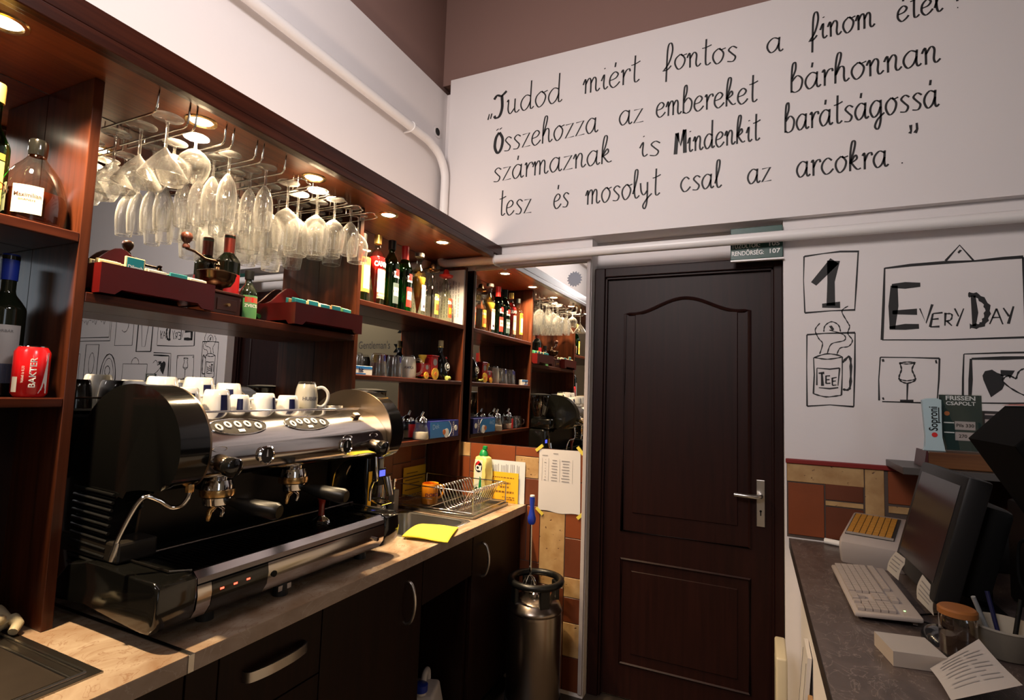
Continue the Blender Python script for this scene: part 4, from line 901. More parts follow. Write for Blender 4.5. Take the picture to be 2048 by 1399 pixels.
def stemglass(kind):
    if kind == 'martini': H, foot, bowl = .158, .036, [(.0035, .080), (.006, .086), (.031, .118), (.0555, .157), (.056, .158)]
    elif kind == 'brandy': H, foot, bowl = .125, .032, [(.0045, .035), (.018, .042), (.036, .060), (.0415, .078), (.037, .104), (.028, .124), (.0275, .125)]
    elif kind == 'flute': H, foot, bowl = .200, .031, [(.004, .062), (.010, .070), (.0215, .094), (.0270, .125), (.0272, .155), (.0235, .199), (.023, .200)]
    elif kind == 'tulip': H, foot, bowl = .185, .031, [(.004, .058), (.013, .066), (.026, .085), (.0325, .108), (.0325, .140), (.0295, .184), (.029, .185)]
    elif kind == 'wine': H, foot, bowl = .222, .035, [(.0038, .088), (.013, .095), (.032, .113), (.0425, .142), (.0430, .168), (.0375, .221), (.037, .222)]
    else: H, foot, bowl = .190, .033, [(.0038, .075), (.013, .081), (.030, .097), (.0405, .122), (.0405, .148), (.0355, .189), (.035, .190)]
    st = bowl[0][1]
    parts = [('foot', [(0, 0), (foot, 0), (foot + .0006, .0012), (foot, .0024), (.010, .0055), (.0048, .010), (0, .010)]), ('stem', [(0, .0102), (.0048, .0102), (.0036, .022), (.0033, st * .6), (bowl[0][0], st - .0008), (0, st - .0008)]),
             ('bowl', wall_profile([(p.x, p.y) for p in spline([Vector((r, z, 0)) for r, z in bowl], 5)]))]
    me = []
    for nm, pr in parts:
        b = lathe(pr, 26); me_ = bpy.data.meshes.new(nm); bmesh.ops.recalc_face_normals(b, faces=b.faces[:]); b.to_mesh(me_); b.free()
        me_.materials.append(CRYS); me_.shade_smooth(); me.append((nm, me_))
    return me
GM = {k: stemglass(k) for k in ('martini', 'brandy', 'flute', 'tulip', 'wine', 'goblet')}
WORDS = {'martini': ('martini_glass', 'martini glass', 'cone-shaped'), 'brandy': ('brandy_glass', 'brandy glass', 'round-bowled'), 'flute': ('champagne_flute', 'champagne flute', 'slender'),
         'tulip': ('tulip_glass', 'small wine glass', 'tulip-shaped'), 'wine': ('wine_glass', 'large wine glass', 'tall'), 'goblet': ('wine_goblet', 'wine goblet', 'short')}
DEPTH = ['at the front end', 'second back', 'third back', 'against the mirror']
hang = [(0, 'martini', [-1.395, -1.510, -1.625]), (1, 'brandy', [-1.432, -1.525, -1.620]), (2, 'flute', [-1.438, -1.505, -1.572, -1.640]), (3, 'flute', [-1.412, -1.480, -1.550, -1.620]),
        (4, 'wine', [-1.448, -1.54, -1.63]), (5, 'wine', [-1.405, -1.50, -1.595]), (6, 'goblet', [-1.412, -1.495, -1.58]), (7, 'tulip', [-1.414, -1.50, -1.59]), (8, 'goblet', [-1.45, -1.58])]
for si, kind, xs in hang:
    nm, word, adj = WORDS[kind]
    yc = (SL[si][0] + SL[si][1]) / 2
    for di, x in enumerate(xs):
        dp_ = DEPTH[di] if di < 3 else DEPTH[3]
        g = thing(nm, 'clear %s %s hanging upside down %s of the %s rack' % (adj, word, dp_, NTH[si]), 'glass', (x, yc + random.uniform(-.003, .003), ZR + .0085), group='glasses hanging under the canopy')
        g.rotation_euler = (PI, 0, random.uniform(0, 3))
        for pn, me in GM[kind]:
            o = bpy.data.objects.new(pn, me); COL.objects.link(o); o.parent = g

# ================================================================ BOTTLES
def pr_bottle(r, h, sh, nr, nh, foot=0.003):
    """r radius, h height, sh shoulder height, nr neck radius, nh height where the neck starts"""
    a = [(r, sh), (r * .97, sh + (nh - sh) * .25), (r * .70, sh + (nh - sh) * .62), (nr * 1.15, nh - .004), (nr, nh + .006)]
    S = spline([Vector((x, z, 0)) for x, z in a], 4)
    return [(0, 0.0006), (r - foot, 0.0006), (r, foot)] + [(p.x, p.y) for p in S] + [(nr, h - .012), (nr * 1.18, h - .011), (nr * 1.18, h - .002), (0, h)]
def bottle(label, loc, r, h, sh, nr, nh, glass, cap, cap_z, labels=(), texts=(), fill=None, fillmat=None, name='liquor_bottle', capr=1.22, group=None, seg=28, prof=None, face=0.0, cat='bottle'):
    o = thing(name, label, cat, loc, face, group)
    pr = prof or pr_bottle(r, h, sh, nr, nh)
    bd = obj('body', lathe(pr, seg), glass, o, 50)
    if fill:
        pf = [(0, .006)] + [(max(x - .003, .002), z) for x, z in pr[1:] if .006 < z < fill]
        lastr = pf[-1][0]; pf += [(lastr, fill), (0, fill)]
        obj('liquid', lathe(pf, seg), fillmat, o, 50)
    if cap: obj('cap', lathe([(0, cap_z), (nr * capr, cap_z), (nr * (capr + .04), h - .004), (nr * capr, h + .002), (0, h + .0025)], 20), cap, o, 40)
    for (z0, z1, a0, a1, m) in labels: obj('paper_label', wrap(r + .0006, z0, z1, a0, a1, 12), m, o, 60)
    for (s, size, zc, ac, m, kw) in texts: obj('lettering', text_wrap(s, size, r + .0011, zc, ac, **kw), m, o)
    return o
AMBER = plain('amber_liquor', (0.14, 0.022, 0.006), 0.15, spec=0.3)
REDLQ = plain('red_liquor', (0.36, 0.008, 0.010), 0.12, spec=0.3)
GOLDLQ = plain('gold_liquor', (0.46, 0.24, 0.035), 0.12, spec=0.3)
PALELQ = plain('pale_yellow_liquor', (0.66, 0.50, 0.10), 0.12, spec=0.3)
DKGLASS = plain('dark_bottle_glass', (0.010, 0.014, 0.008), 0.06, coat=0.5)
TINTG = thin_glass('tinted_glass', (0.86, 0.88, 0.80), 0.05, 0.6, 2.6)
DKGREEN = plain('deep_green_glass', (0.006, 0.055, 0.010), 0.06, coat=0.5)
GOLDM = plain('gold_foil', (0.62, 0.42, 0.12), 0.3, 0.8)
B1 = 1.8172
SG = 'bottles on the upper right shelf'
bottle('orange-labelled bottle with dark red base, first from the upright on the bottle shelf', (-1.555, 1.772, B1), .037, .300, .195, .0135, .235, TINTG, BLACKM, .27,
       [(.045, .185, -.95, .75, plain('orange_label', (0.85, 0.36, 0.05), 0.5)), (.06, .16, -.55, .5, WHITEP), (.165, .195, -.9, .7, YELLOWP)], [('MIX', .026, .18, -.1, REDP, dict(bold=.03))], .12, AMBER, group=SG)
bottle('clear bottle of bright red aperitif with white label reading CAMPARI', (-1.56, 1.878, B1), .0385, .322, .205, .0135, .262, TINTG, GOLDM, .285,
       [(.035, .165, -.72, .62, PAPERL), (.036, .062, -.72, .62, REDP), (.163, .168, -.72, .62, REDP)], [('CAMPARI', .030, .188, -.02, WHITEP, dict(bold=.03, wscale=.72)), ('BITTER', .014, .125, 0, REDP, {}), ('MILANO', .012, .049, 0, WHITEP, {})], .222, REDLQ, group=SG)
for yy, lab, capm, lower, txt in ((1.98, 'green vermouth bottle with a dark cap and grey lower label', BLACKM, (0.08, 0.12, 0.12), 'EXTRA DRY'), (2.083, 'green vermouth bottle with a red foil cap and red and white label', REDP, (0.55, 0.03, 0.02), 'ROSSO')):
    o = bottle(lab, (-1.56, yy, B1), .0385, .326, .20, .0135, .27, GRNG, capm, .262 if capm is REDP else .285, [(.03, .125, -.55, .75, plain('label_' + txt.lower().replace(' ', '_'), lower, .5)), (.065, .105, -.45, .65, WHITEP), (.150, .180, -.5, .7, WHITEP)],
               [('MARTINI', .022, .165, .1, BLACKM, dict(bold=.02, wscale=.8)), (txt, .012, .085, .1, REDP if 'RO' in txt else BLACKM, {})], .15 if 'RO' in txt else .185, DKGREEN if 'EX' in txt else plain('dark_vermouth', (0.03, .004, .004), .1), group=SG, capr=1.3)
    b = bmesh.new(); tri = wrap(.0394, .160, .190, -.25, .45, 8); merge(b, tri)
    obj('paper_label', b, REDP, o, 60)
bottle('clear bottle of golden liqueur with tall white label and flat black stopper', (-1.56, 2.203, B1), .037, .322, .19, .013, .265, TINTG, plain('stopper_grey', (0.10, 0.09, 0.09), 0.3), .305, [(.03, .135, -.45, .65, WHITEP), (.135, .160, -.45, .65, PAPERL), (.045, .06, -.2, .4, NAVY)], [('LIKŐR', .018, .148, .1, REDP, {})], .20, GOLDLQ, group=SG, capr=1.8)
for yy, lab, hatm, lbl, lq, fl, hat in ((2.325, 'square-shouldered tequila bottle with yellow label and brown hat stopper', COPPER, plain('yellow_label', (0.85, 0.50, 0.06), .5), PALELQ, .08, 'gold'), (2.458, 'clear tequila bottle with orange-red label and red sombrero cap', REDPL, plain('orange_red_label', (0.72, 0.08, 0.03), .5), None, None, 'red')):
    prof = [(0, .0006), (.036, .0006), (.039, .004), (.039, .12), (.036, .15), (.022, .175), (.016, .19), (.021, .205), (.021, .215), (.014, .228), (.0125, .255), (0, .256)]
    o = bottle(lab, (-1.56, yy, B1), .039, .256, .15, .0125, .23, TINTG, None, 0, [(.03, .135, -.5, .7, lbl), (.05, .085, -.35, .5, YELLOWP if hat == 'red' else REDP)], [('Silver' if hat == 'red' else 'Gold', .026, .112, .1, WHITEP, dict(bold=.02))], fl, lq, prof=prof, group=SG)
    z = .262 if hat == 'gold' else .262
    obj('hat_cap', lathe([(0, z - .012), (.014, z - .012), (.036, z - .006), (.040, z + .004), (.026, z + .002), (.019, z + .012), (.014, z + .032), (.006, z + .038), (0, z + .039)], 22), hatm, o, 60)
pb = thing('white_folder', 'tall white printed board standing at the end of the bottle shelf', 'folder', (-1.60, 2.525, B1))
b = box(-1.685, -1.482, 2.5225, 2.5335, B1 + .0008, 2.125)
wpart(pb, 'cover', b, plain('folder_grey', (.42, .41, .42), .5))
b = bmesh.new()
rr = random.Random(5)
for k in range(9):
    x = -1.66 + k * .018
    z = 1.86
    while z < 2.06:
        d = rr.uniform(.01, .03); box(x, x + .004, 2.5218, 2.5224, z, z + d, bm=b); z += d + .006
wpart(pb, 'printed_lines', b, GREYINK)

# left bays
o = thing('brandy_decanter', 'bell-shaped brandy decanter with cream label, right end of the top left shelf', 'decanter', (-1.555, 0.632, 1.8062))
pf = [(0, .0006), (.064, .0006), (.068, .006), (.066, .05), (.062, .085), (.052, .118), (.038, .140), (.022, .158), (.0165, .170), (.016, .195)]
pf = [(0, .0006), (.060, .0006), (.064, .006)] + [(p.x, p.y) for p in spline([Vector(q) for q in ((.0645, .03, 0), (.064, .06, 0), (.058, .095, 0), (.044, .130, 0), (.026, .155, 0), (.017, .170, 0), (.0165, .190, 0))], 4)]
obj('body', lathe(pf, 30), thin_glass('smoky_glass', (0.80, 0.80, 0.72), .07, .6, 2.2), o, 60)
obj('liquid', lathe([(0, .004), (.060, .006), (.0615, .03), (.061, .06), (.0575, .078), (0, .078)], 28), plain('brandy', (0.085, 0.013, 0.004), 0.12), o, 50)
obj('stopper', lathe([(0, .172), (.0175, .172), (.0185, .180), (.0185, .205), (.0165, .210), (0, .211)], 18), BLACKG, o, 40)
a_ = math.atan2(-0.63, 1.55) - .16
b = bmesh.new()
for k in range(9):
    pass
lb = obj('paper_label', wrap(.0652, .018, .083, a_ - .42, a_ + .42, 12), PAPERL, o, 60)
obj('lettering', text_wrap('Maximilian', .0135, .0657, .060, a_, bold=.015, wscale=.85), plain('label_ink', (.05, .018, .006), .6), lb)
obj('lettering', text_wrap('BRANDY', .006, .0657, .049, a_, bold=.02, wscale=1.3), MATS['label_ink'], lb)
bottle('green bottle with yellow label, left of the decanter on the top left shelf', (-1.525, 0.535, 1.8062), .0345, .29, .14, .014, .20, GRNG, GOLDM, .25, [(.015, .115, -.9, .5, plain('lemon_label', (0.85, 0.62, 0.12), .5)), (.118, .132, -.9, .5, YELLOWP)], [('LUXARDN', .026, .06, -.33, AMBER, dict(wscale=.8))], .10, DKGREEN)
o = thing('drink_can', 'red soft drink can lettered BAKTER, on the lower left shelf', 'can', (-1.515, 0.645, 1.4102))
obj('body', lathe([(0, .002), (.025, .002), (.027, .0006), (.033, .010), (.033, .103), (.0265, .1145)], 32), plain('can_red', (0.58, 0.008, 0.012), 0.22, coat=0.4), o, 40)
obj('lid', lathe([(.0268, .1148), (.0262, .1165), (.0245, .1155), (.024, .112), (0, .112)], 28), CHROME, o, 40)
ac = math.atan2(-.645, 1.515)
obj('lettering', text_wrap('BAKTER', .0165, .0334, .056, ac + .12, bold=.02, vertical=True, wscale=1.15), WHITEP, o)
obj('lettering', text_wrap('Valódi íz 0,33', .007, .0334, .052, ac - .42, vertical=True), WHITEP, o)
b = bmesh.new(); S = [(ac + .78 - .55 * (t / 10) ** 2, .012 + .085 * t / 10) for t in range(11)]
lo = [b.verts.new((.0334 * math.cos(ac + 1.02 - .0 * t), .0334 * math.sin(ac + 1.02), .010 + .0093 * t)) for t in range(11)]
hi = [b.verts.new((.0334 * math.cos(ac + .45 + .5 * (t / 10) ** .6), .0334 * math.sin(ac + .45 + .5 * (t / 10) ** .6), .010 + .0093 * t)) for t in range(11)]
for t in range(10): b.faces.new((lo[t], hi[t], hi[t + 1], lo[t + 1]))
obj('swoosh', b, WHITEP, o, 60)
obj('barcode_panel', wrap(.0334, .012, .046, ac - 1.15, ac - .72, 5), plain('silver_print', (0.55, 0.54, 0.52), .4), o, 60)
bottle('wine bottle with blue capsule and white label, left of the red can', (-1.612, 0.626, 1.4102), .0375, .332, .195, .0145, .242, DKGLASS, BLUEPL, .272, [(.03, .165, -1.0, .5, plain('pale_label', (0.60, 0.58, 0.56), .6)), (.03, .075, -1.0, .5, plain('blue_label', (0.05, .12, .36), .5))], [('BORBÁR', .009, .15, -.35, GREYINK, {})], name='wine_bottle', capr=1.12)
bottle('dark wine bottle at the left edge of the lower left shelf', (-1.56, 0.495, 1.4102), .0375, .315, .185, .0145, .232, DKGLASS, BLUEPL, .262, [(.03, .15, -1.0, .5, PAPER)], name='wine_bottle', capr=1.12)

# wide shelf
W1 = 1.6672
def tea_box(label, x0, x1, y0, y1, rz=0.0):
    r = thing('tea_box', label, 'tea box', ((x0 + x1) / 2, (y0 + y1) / 2, W1), rz, 'red wooden tea boxes')
    w, d = (x1 - x0) / 2, (y1 - y0) / 2
    b = bmesh.new()
    def side(P, a, c, ax): prism(P, a, c, ax, bm=b)
    # front and end boards with a cut-out foot, open top with dividers
    fo = [(-d, 0.0006), (-d + .035, 0.0006), (-d + .05, .014), (d - .05, .014), (d - .035, .0006), (d, .0006), (d, .075), (-d, .075)]
    side(fo, w - .008, w, 'X')
    eo = [(-w, 0.0006), (-w + .03, .0006), (-w + .042, .014), (w - .042, .014), (w - .03, .0006), (w - .0082, .0006), (w - .0082, .075), (-w, .075)]
    side(eo, -d, -d + .008, 'Y'); side(eo, d - .008, d, 'Y')
    box(-w, w - .0082, -d + .0082, d - .0082, .016, .022, bm=b)
    obj('tray', b, REDBOX, r)
    back = [(-d, .0006), (d, .0006), (d, .082)]
    for k in range(21):
        t = k / 20; yy = d - 2 * d * t; q = max(0, 1 - abs(2 * t - 1) / .72)
        back.append((yy, .084 + .080 * (.5 - .5 * math.cos(PI * q))))
    obj('scalloped_back', prism(back, -w - .010, -w - .001, 'X', .002, 1), REDBOX, r)
    b = bmesh.new()
    for k in range(1, 5): box(-w + .001, w - .009, -d + 2 * d * k / 5 - .002, -d + 2 * d * k / 5 + .002, .022, .066, bm=b)
    box(-.002, .002, -d + .009, d - .009, .022, .066, bm=b)
    obj('dividers', b, REDBOX, r)
    b = bmesh.new(); tube([(-w - .0005, .02 * math.cos(k * .6), .105 + .012 * math.sin(k * 1.3)) for k in range(12)], .0016, 5, 2, bm=b)
    obj('carved_ornament', b, COPPER, r, 60)
    return r
TA = tea_box('red wooden tea box with scalloped back at the left end of the wide shelf', -1.655, -1.452, 0.735, 1.035)
TB = tea_box('red wooden tea box with scalloped back jutting out beside the second upright', -1.655, -1.440, 1.325, 1.664)
TEAC = [plain('sachet_%d' % i, c, .5) for i, c in enumerate([(.72, .62, .30), (.02, .26, .26), (.74, .68, .50), (.55, .30, .10), (.08, .35, .14), (.70, .60, .45)])]
def sachets(tb, label0, cols, nx, zz):
    L = tb.location
    rr = random.Random(label0)
    for i, (yy, x0, m, side) in enumerate(cols):
        pass
def sachet(label, x, y, z, m, w=.062, h=.058, t=.006, rx=0.0, txt=None, group='tea sachets in the red tea boxes'):
    s = thing('tea_sachet', label, 'tea sachet', (x, y, z), rx, group)
    obj('envelope', box(-t / 2, t / 2, -w / 2, w / 2, 0, h, .0015, 1), m, s)
    if txt:
        obj('brand_patch', box(t / 2 - .0004, t / 2 + .0006, -w / 2 + .004, w / 2 - .004, h * .42, h * .96), TEAL, s)
        obj('lettering', text_plane('Dilmah', .014, (t / 2 + .0009, 0, h * .58), (0, 1, 0), (0, 0, 1), .02, fit=w * .75), WHITEP, s)
POS = ['first', 'second', 'third', 'fourth', 'fifth']
COLN = ['cream-yellow', 'teal', 'pale', 'brown', 'green', 'beige']
for tb, nm, cmap in ((TA, 'left', [0, 0, 2, 1, 2]), (TB, 'right', [1, 0, 2, 3, 4])):
    L = tb.location; d = .146
    for k in range(5):
        yy = L.y - d + (k + .5) * 2 * d / 5
        for j in range(4):
            ci = cmap[k] if j != 2 else (cmap[k] + 2) % 6
            top = 0.004 if nm == 'right' and k > 2 else 0.0
            lift = (.018 if nm == 'left' and k == 1 and j == 0 else 0)
            x = L.x + .078 - .007 - j * .014; lift += .012 if nm == 'right' else .004
            sachet('%s tea sachet %s from front, %s section of the %s tea box' % (COLN[ci], POS[j], POS[k], nm), x, yy, W1 + .0225 + lift, TEAC[ci], w=.050, h=.060 + .004 * ((k + j) % 2), rx=random.uniform(-.06, .06), txt=True if j == 0 and (nm == 'right' or k == 1) else None)
        if nm == 'left' and k > 1: continue

def grinder(label, x, y, z0, s=1.0, base=True):
    r = thing('hand_coffee_grinder', label, 'coffee grinder', (x, y, z0), .06, 'antique hand coffee grinders')
    obj('wooden_base', box(-.052 * s, .052 * s, -.052 * s, .052 * s, .0006, .062 * s, .003), KNOBW, r)
    obj('top_plate', box(-.060 * s, .060 * s, -.060 * s, .060 * s, .0625 * s, .070 * s, .002), KNOBW, r)
    dr = obj('drawer', box(.052 * s, .055 * s, -.035 * s, .035 * s, .012 * s, .048 * s, .001), KNOBW, r)
    obj('drawer_knob', cyl((.055 * s, 0, .03 * s), (.064 * s, 0, .03 * s), .005 * s), BRASS, dr, 40)
    pr = [(0.0, .0705), (.022, .0705), (.024, .074), (.020, .082), (.022, .086), (.042, .094), (.052, .112), (.055, .128), (.057, .131), (.054, .134), (.030, .141), (.013, .144), (0, .145)]
    obj('hopper', lathe([(a * s, c * s) for a, c in pr], 28), COPPER, r, 50)
    h = obj('crank', tube([(0, 0, .146 * s), (0, 0, .165 * s), (.004 * s, -.012 * s, .168 * s), (.0, -.045 * s, .168 * s), (-.004 * s, -.075 * s, .182 * s), (-.006 * s, -.104 * s, .186 * s)], [.006 * s, .005 * s, .004 * s, .004 * s, .004 * s, .004 * s], 8), COPPER, r, 60)
    obj('crank_nut', shift(lathe([(0, .143), (.010, .143), (.006, .152), (.010, .158), (.005, .168), (.008, .174), (0, .178)], 12), (0, 0, 0)) if s == 1 else lathe([(a * s, c * s) for a, c in [(0, .143), (.010, .143), (.006, .152), (.010, .158), (.005, .168), (.008, .174), (0, .178)]], 12), COPPER, h, 30)
    obj('crank_knob', shift(lathe([(a * s, c * s) for a, c in [(0, -.002), (.010, -.002), (.011, .004), (.007, .012), (.014, .022), (.017, .032), (.014, .042), (.006, .046), (0, .046)]], 16), (-.006 * s, -.104 * s, .188 * s)), KNOBW, h, 60)
grinder('antique hand coffee grinder with bronze hopper and crank, next to the red-labelled wine bottle', -1.545, 1.102, W1, 1.0)
bottle('wine bottle with red capsule and broad plain red label on the wide shelf', (-1.635, 1.205, W1), .0375, .290, .19, .0145, .232, DKGLASS, plain('capsule_red', (.30, .03, .02), .3), .225, [(.03, .155, -1.5, .8, plain('label_red', (0.62, 0.015, 0.018), 0.45))], [('Cuvée', .02, .075, .15, PAPERL, dict(bold=0))], name='wine_bottle', capr=1.12)
bottle('small herbal liqueur bottle with green and red label on the wide shelf', (-1.555, 1.228, W1), .028, .165, .085, .0115, .125, DKGLASS, BLACKM, .138, [(.006, .082, -1.2, .9, plain('herb_label', (.09, .28, .10), .5)), (.058, .076, -1.0, .7, REDP)], [('ZVECTA', .014, .047, -.1, WHITEP, dict(bold=.02))], group=None)
o = thing('sauce_flask', 'dark flask lying on its side between the small bottle and the right tea box', 'flask', (-1.64, 1.272, W1 + .021))
b = lathe([(0, 0), (.018, 0), (.020, .004), (.020, .06), (.010, .078), (.008, .09), (0, .09)], 18); rot(b, PI / 2, 'Y'); obj('body', b, DKGREEN, o, 50)

# middle shelf
M1 = 1.5082
def tumbler(label, x, y, z, logo=True):
    t = thing('glass_tumbler', label, 'glass', (x, y, z), 0, 'upturned glass tumblers on the middle shelf')
    obj('wall', lathe([(.0395, .0006), (.040, .002), (.031, .092), (.029, .096)], 28), FROST, t, 60)
    obj('base', lathe([(.029, .096), (.0275, .101), (.026, .102), (0, .100)], 28), GLASST, t, 60)
    if logo: obj('printed_logo', wrap(.0332, .066, .094, -.1, .35, 5), plain('logo_violet', (.05, .05, .30), .4), t, 60)
tumbler('upturned glass tumbler with violet logo at the left end of the middle shelf', -1.60, 1.765, M1)
tumbler('second upturned glass tumbler with violet logo, behind the gum packet', -1.545, 1.905, M1)
tumbler('third upturned glass tumbler with violet logo, beside the milky mug', -1.545, 2.02, M1)
tumbler('upturned plain glass tumbler at the back of the middle shelf', -1.64, 1.865, M1, False)
def glassmug(name, label, loc, rz, s=1.0, txt='AMKA'):
    t = thing(name, label, 'mug', loc, rz)
    P = [(.036, .0006), (.037, .003)] + [(p.x, p.y) for p in spline([Vector(q) for q in ((.0375, .012, 0), (.0385, .045, 0), (.035, .08, 0), (.030, .098, 0))], 4)]
    obj('wall', lathe([(a * s, c * s) for a, c in P], 28), plain('milky_glass', (0.58, 0.54, 0.44), 0.2, coat=.5), t, 60)
    obj('base', lathe([(a * s, c * s) for a, c in [(.030, .098), (.028, .105), (.026, .107), (0, .106)]], 28), GLASST, t, 60)
    obj('handle', tube([(.034 * s, 0, .085 * s), (.052 * s, 0, .088 * s), (.068 * s, 0, .074 * s), (.072 * s, 0, .052 * s), (.064 * s, 0, .030 * s), (.050 * s, 0, .020 * s), (.036 * s, 0, .022 * s)], .0055 * s, 8, 4), GLASST if s > 1 else plain('mug_white', (.72, .68, .60), .2, coat=.4), t, 60)
    obj('printed_logo', text_wrap(txt, .017 * s, .0392 * s, .048 * s, -1.05, bold=.02), GREYINK, t)
    return t
glassmug('glass_mug', 'upturned milky glass mug with handle on the middle shelf', (-1.55, 2.135, M1), .25, 1.05)
o = thing('gum_packet', 'white and blue packet lettered hit, lying at the left end of the middle shelf', 'packet', (-1.505, 1.752, M1))
obj('carton', box(-.012, .012, -.052, .052, .0006, .038, .001), WHITEP, o)
obj('blue_band', box(.0119, .0124, -.051, .051, .026, .037), plain('sky_blue', (.02, .18, .55), .4), o)
obj('blue_band', box(.0119, .0124, -.051, .012, .003, .008), MATS['sky_blue'], o)
obj('lettering', text_plane('hit', .026, (.0126, -.018, .020), (0, 1, 0), (0, 0, 1), .04), NAVY, o)
tr = thing('toy_train', 'red and yellow toy locomotive tin on the middle shelf', 'toy', (-1.545, 2.295, M1), .0)
obj('cab', box(-.03, .03, -.005, .052, .022, .118, .004), REDPL, tr)
obj('roof', box(-.034, .034, -.010, .057, .1185, .126, .003), REDPL, tr)
obj('boiler', box(-.028, .028, -.085, -.0055, .022, .080, .012, 3), REDPL, tr)
obj('chassis', box(-.026, .026, -.085, .050, .012, .0215, .002), REDPL, tr)
obj('chimney', shift(lathe([(0, .0805), (.012, .0805), (.014, .100), (.022, .116), (.021, .122), (0, .122)], 18), (0, -.048, 0)), plain('toy_yellow', (.80, .50, .05), .35), tr, 40)
for x, yy, r in ((.029, .024, .030), (.029, -.055, .018)):
    w_ = obj('wheel', cyl((x, yy, r + .0006), (x + .006, yy, r + .0006), r, 24), MATS['toy_yellow'], tr, 40)
    obj('hub', cyl((x + .006, yy, r), (x + .008, yy, r), r * .35, 14), plain('toy_orange', (.75, .20, .03), .4), w_, 40)
for x, yy, r in ((-.035, .024, .030), (-.035, -.055, .018)): obj('wheel', cyl((x, yy, r + .0006), (x + .006, yy, r + .0006), r, 24), MATS['toy_yellow'], tr, 40)
bd = obj('badge', cyl((.0301, .024, .09), (.0312, .024, .09), .018, 20), plain('badge_grey', (.42, .40, .40), .4), tr, 40)
obj('badge', cyl((.0283, -.045, .060), (.0292, -.045, .060), .012, 18), MATS['badge_grey'], tr, 40)
def uniq(label, y, x, disc):
    prof = [(0, .0006), (.042, .0006), (.046, .006), (.048, .05), (.046, .085), (.034, .118), (.018, .135), (.0125, .150), (.012, .178), (0, .179)]
    o = bottle(label, (x, y, M1), .047, .179, .1, .0125, .15, BLACKG, GOLDM, .176, prof=[(0, .0006)] + prof[1:], seg=28)
    o2 = obj('gold_neck', lathe([(.0132, .182), (.0145, .183), (.0145, .212), (.012, .214), (0, .214)], 18), plain('cream_gold', (.62, .50, .26), .35), o, 40)
    obj('neck', lathe([(.0125, .15), (.0125, .184)], 16), BLACKG, o, 40)
    if disc:
        b = wrap(.0487, .05, .098, -.55, .35, 8); b.free()
        obj('round_label', torus_at((.0465, .0, .072), (1, 0, .08), .021, .0022, 24, 6), WHITEP, o, 60)
        obj('printed_figure', torus_at((.0478, .004, .074), (1, 0, .08), .008, .004, 14, 6), WHITEP, o, 60)
        obj('crown_mark', torus_at((.0385, .0, .120), (.85, 0, .5), .005, .002, 12, 6), REDP, o, 60)
uniq('squat black liqueur bottle with cream cap and white ring emblem on the middle shelf', 2.428, -1.555, True)
sw = thing('wrapped_sweet', 'small green and gold wrapped sweet on the middle shelf edge', 'sweet', (-1.495, 2.415, M1))
obj('wrapper', shift(lathe([(0, -.022), (.012, -.020), (.004, -.010), (.007, 0), (.004, .010), (.012, .020), (0, .022)], 10), (0, 0, 0)), plain('sweet_foil', (.55, .62, .15), .25, .6), sw, 30)
sw.rotation_euler = (PI / 2, 0, .3); sw.location.z += .0125

# low shelf
L1 = 1.2142
def shaker(label, x, y, lid, filling, band=None, h=.125):
    s = thing('sugar_shaker', label, 'shaker', (x, y, L1), 0, 'sugar shakers on the low shelf')
    obj('jar', lathe([(0, .0006), (.036, .0006), (.039, .006), (.037, .035), (.030, .062), (.028, .082), (.029, .088)], 24), GLASS, s, 60)
    obj('contents', lathe([(0, .003), (.035, .004), (.037, .010), (.0345, .036), (0, .040)], 22), filling, s, 50)
    l = obj('lid', lathe([(.0305, .082), (.0305, .092), (.027, .100), (.014, .112), (.010, .114)], 22), lid, s, 40)
    obj('pour_spout', tube([(0, 0, .105), (.004, 0, .122), (.012, 0, .136)], [.0065, .006, .005], 10), lid, l, 60)
    if band: obj('red_holder', wrap(.0395, .006, .070, -.9, .35, 8), band, s, 60)
SUGAR = plain('sugar', (.62, .56, .48), .8); BSUG = plain('brown_sugar', (.40, .27, .13), .8)
shaker('sugar shaker with chrome spout and red holder, left of the low shelf beside the machine', -1.52, 1.963, CHROME, SUGAR, REDPL)
shaker('sugar shaker at the back of the low shelf', -1.565, 2.085, CHROME, SUGAR)
shaker('sugar shaker with red holder, middle of the low shelf', -1.588, 2.212, CHROME, BSUG, REDPL)
shaker('sugar shaker of pale sugar beside the blue coffee box', -1.492, 2.185, CHROME, SUGAR)
cb = thing('coffee_box', 'blue cardboard coffee pod box on the low shelf in the corner', 'box', (-1.535, 2.37, L1))
obj('carton', box(-.055, .062, -.135, .140, .0006, .086, .0015), plain('box_blue', (0.012, 0.016, 0.16), .4), cb)
b = bmesh.new()
pts = [(-.133, .003), (.040, .003)] + [(.040 + .028 * math.sin(PI * k / 16), .003 + .078 * k / 16) for k in range(1, 17)] + [(-.133, .081)]
obj('light_blue_panel', prism(pts, .0622, .0630, 'X'), plain('box_sky', (0.02, 0.17, 0.50), .4), cb)
obj('white_curve', tube([(.0632, .040 + .028 * math.sin(PI * k / 16), .003 + .078 * k / 16) for k in range(17)], .0012, 5), WHITEP, cb, 60)
obj('printed_cup', cyl((.0631, .018, .022), (.0637, .018, .022), .024, 20), WHITEP, cb)
obj('printed_coffee', cyl((.0638, -.005, .028), (.0643, -.005, .028), .014, 18), plain('print_brown', (.45, .13, .03), .5), cb)
obj('lettering', text_plane('Dek', .036, (.0642, -.085, .058), (0, 1, .1), (0, -.1, 1), 0), plain('print_pale', (.35, .5, .75), .5), cb)
obj('lettering', text_plane('LAVAZZA', .017, (.0636, .085, .043), (0, 0, 1), (0, -1, 0), .03), WHITEP, cb)
obj('printed_cup', cyl((.0622, .112, .045), (.0630, .112, .045), .015, 16), WHITEP, cb)
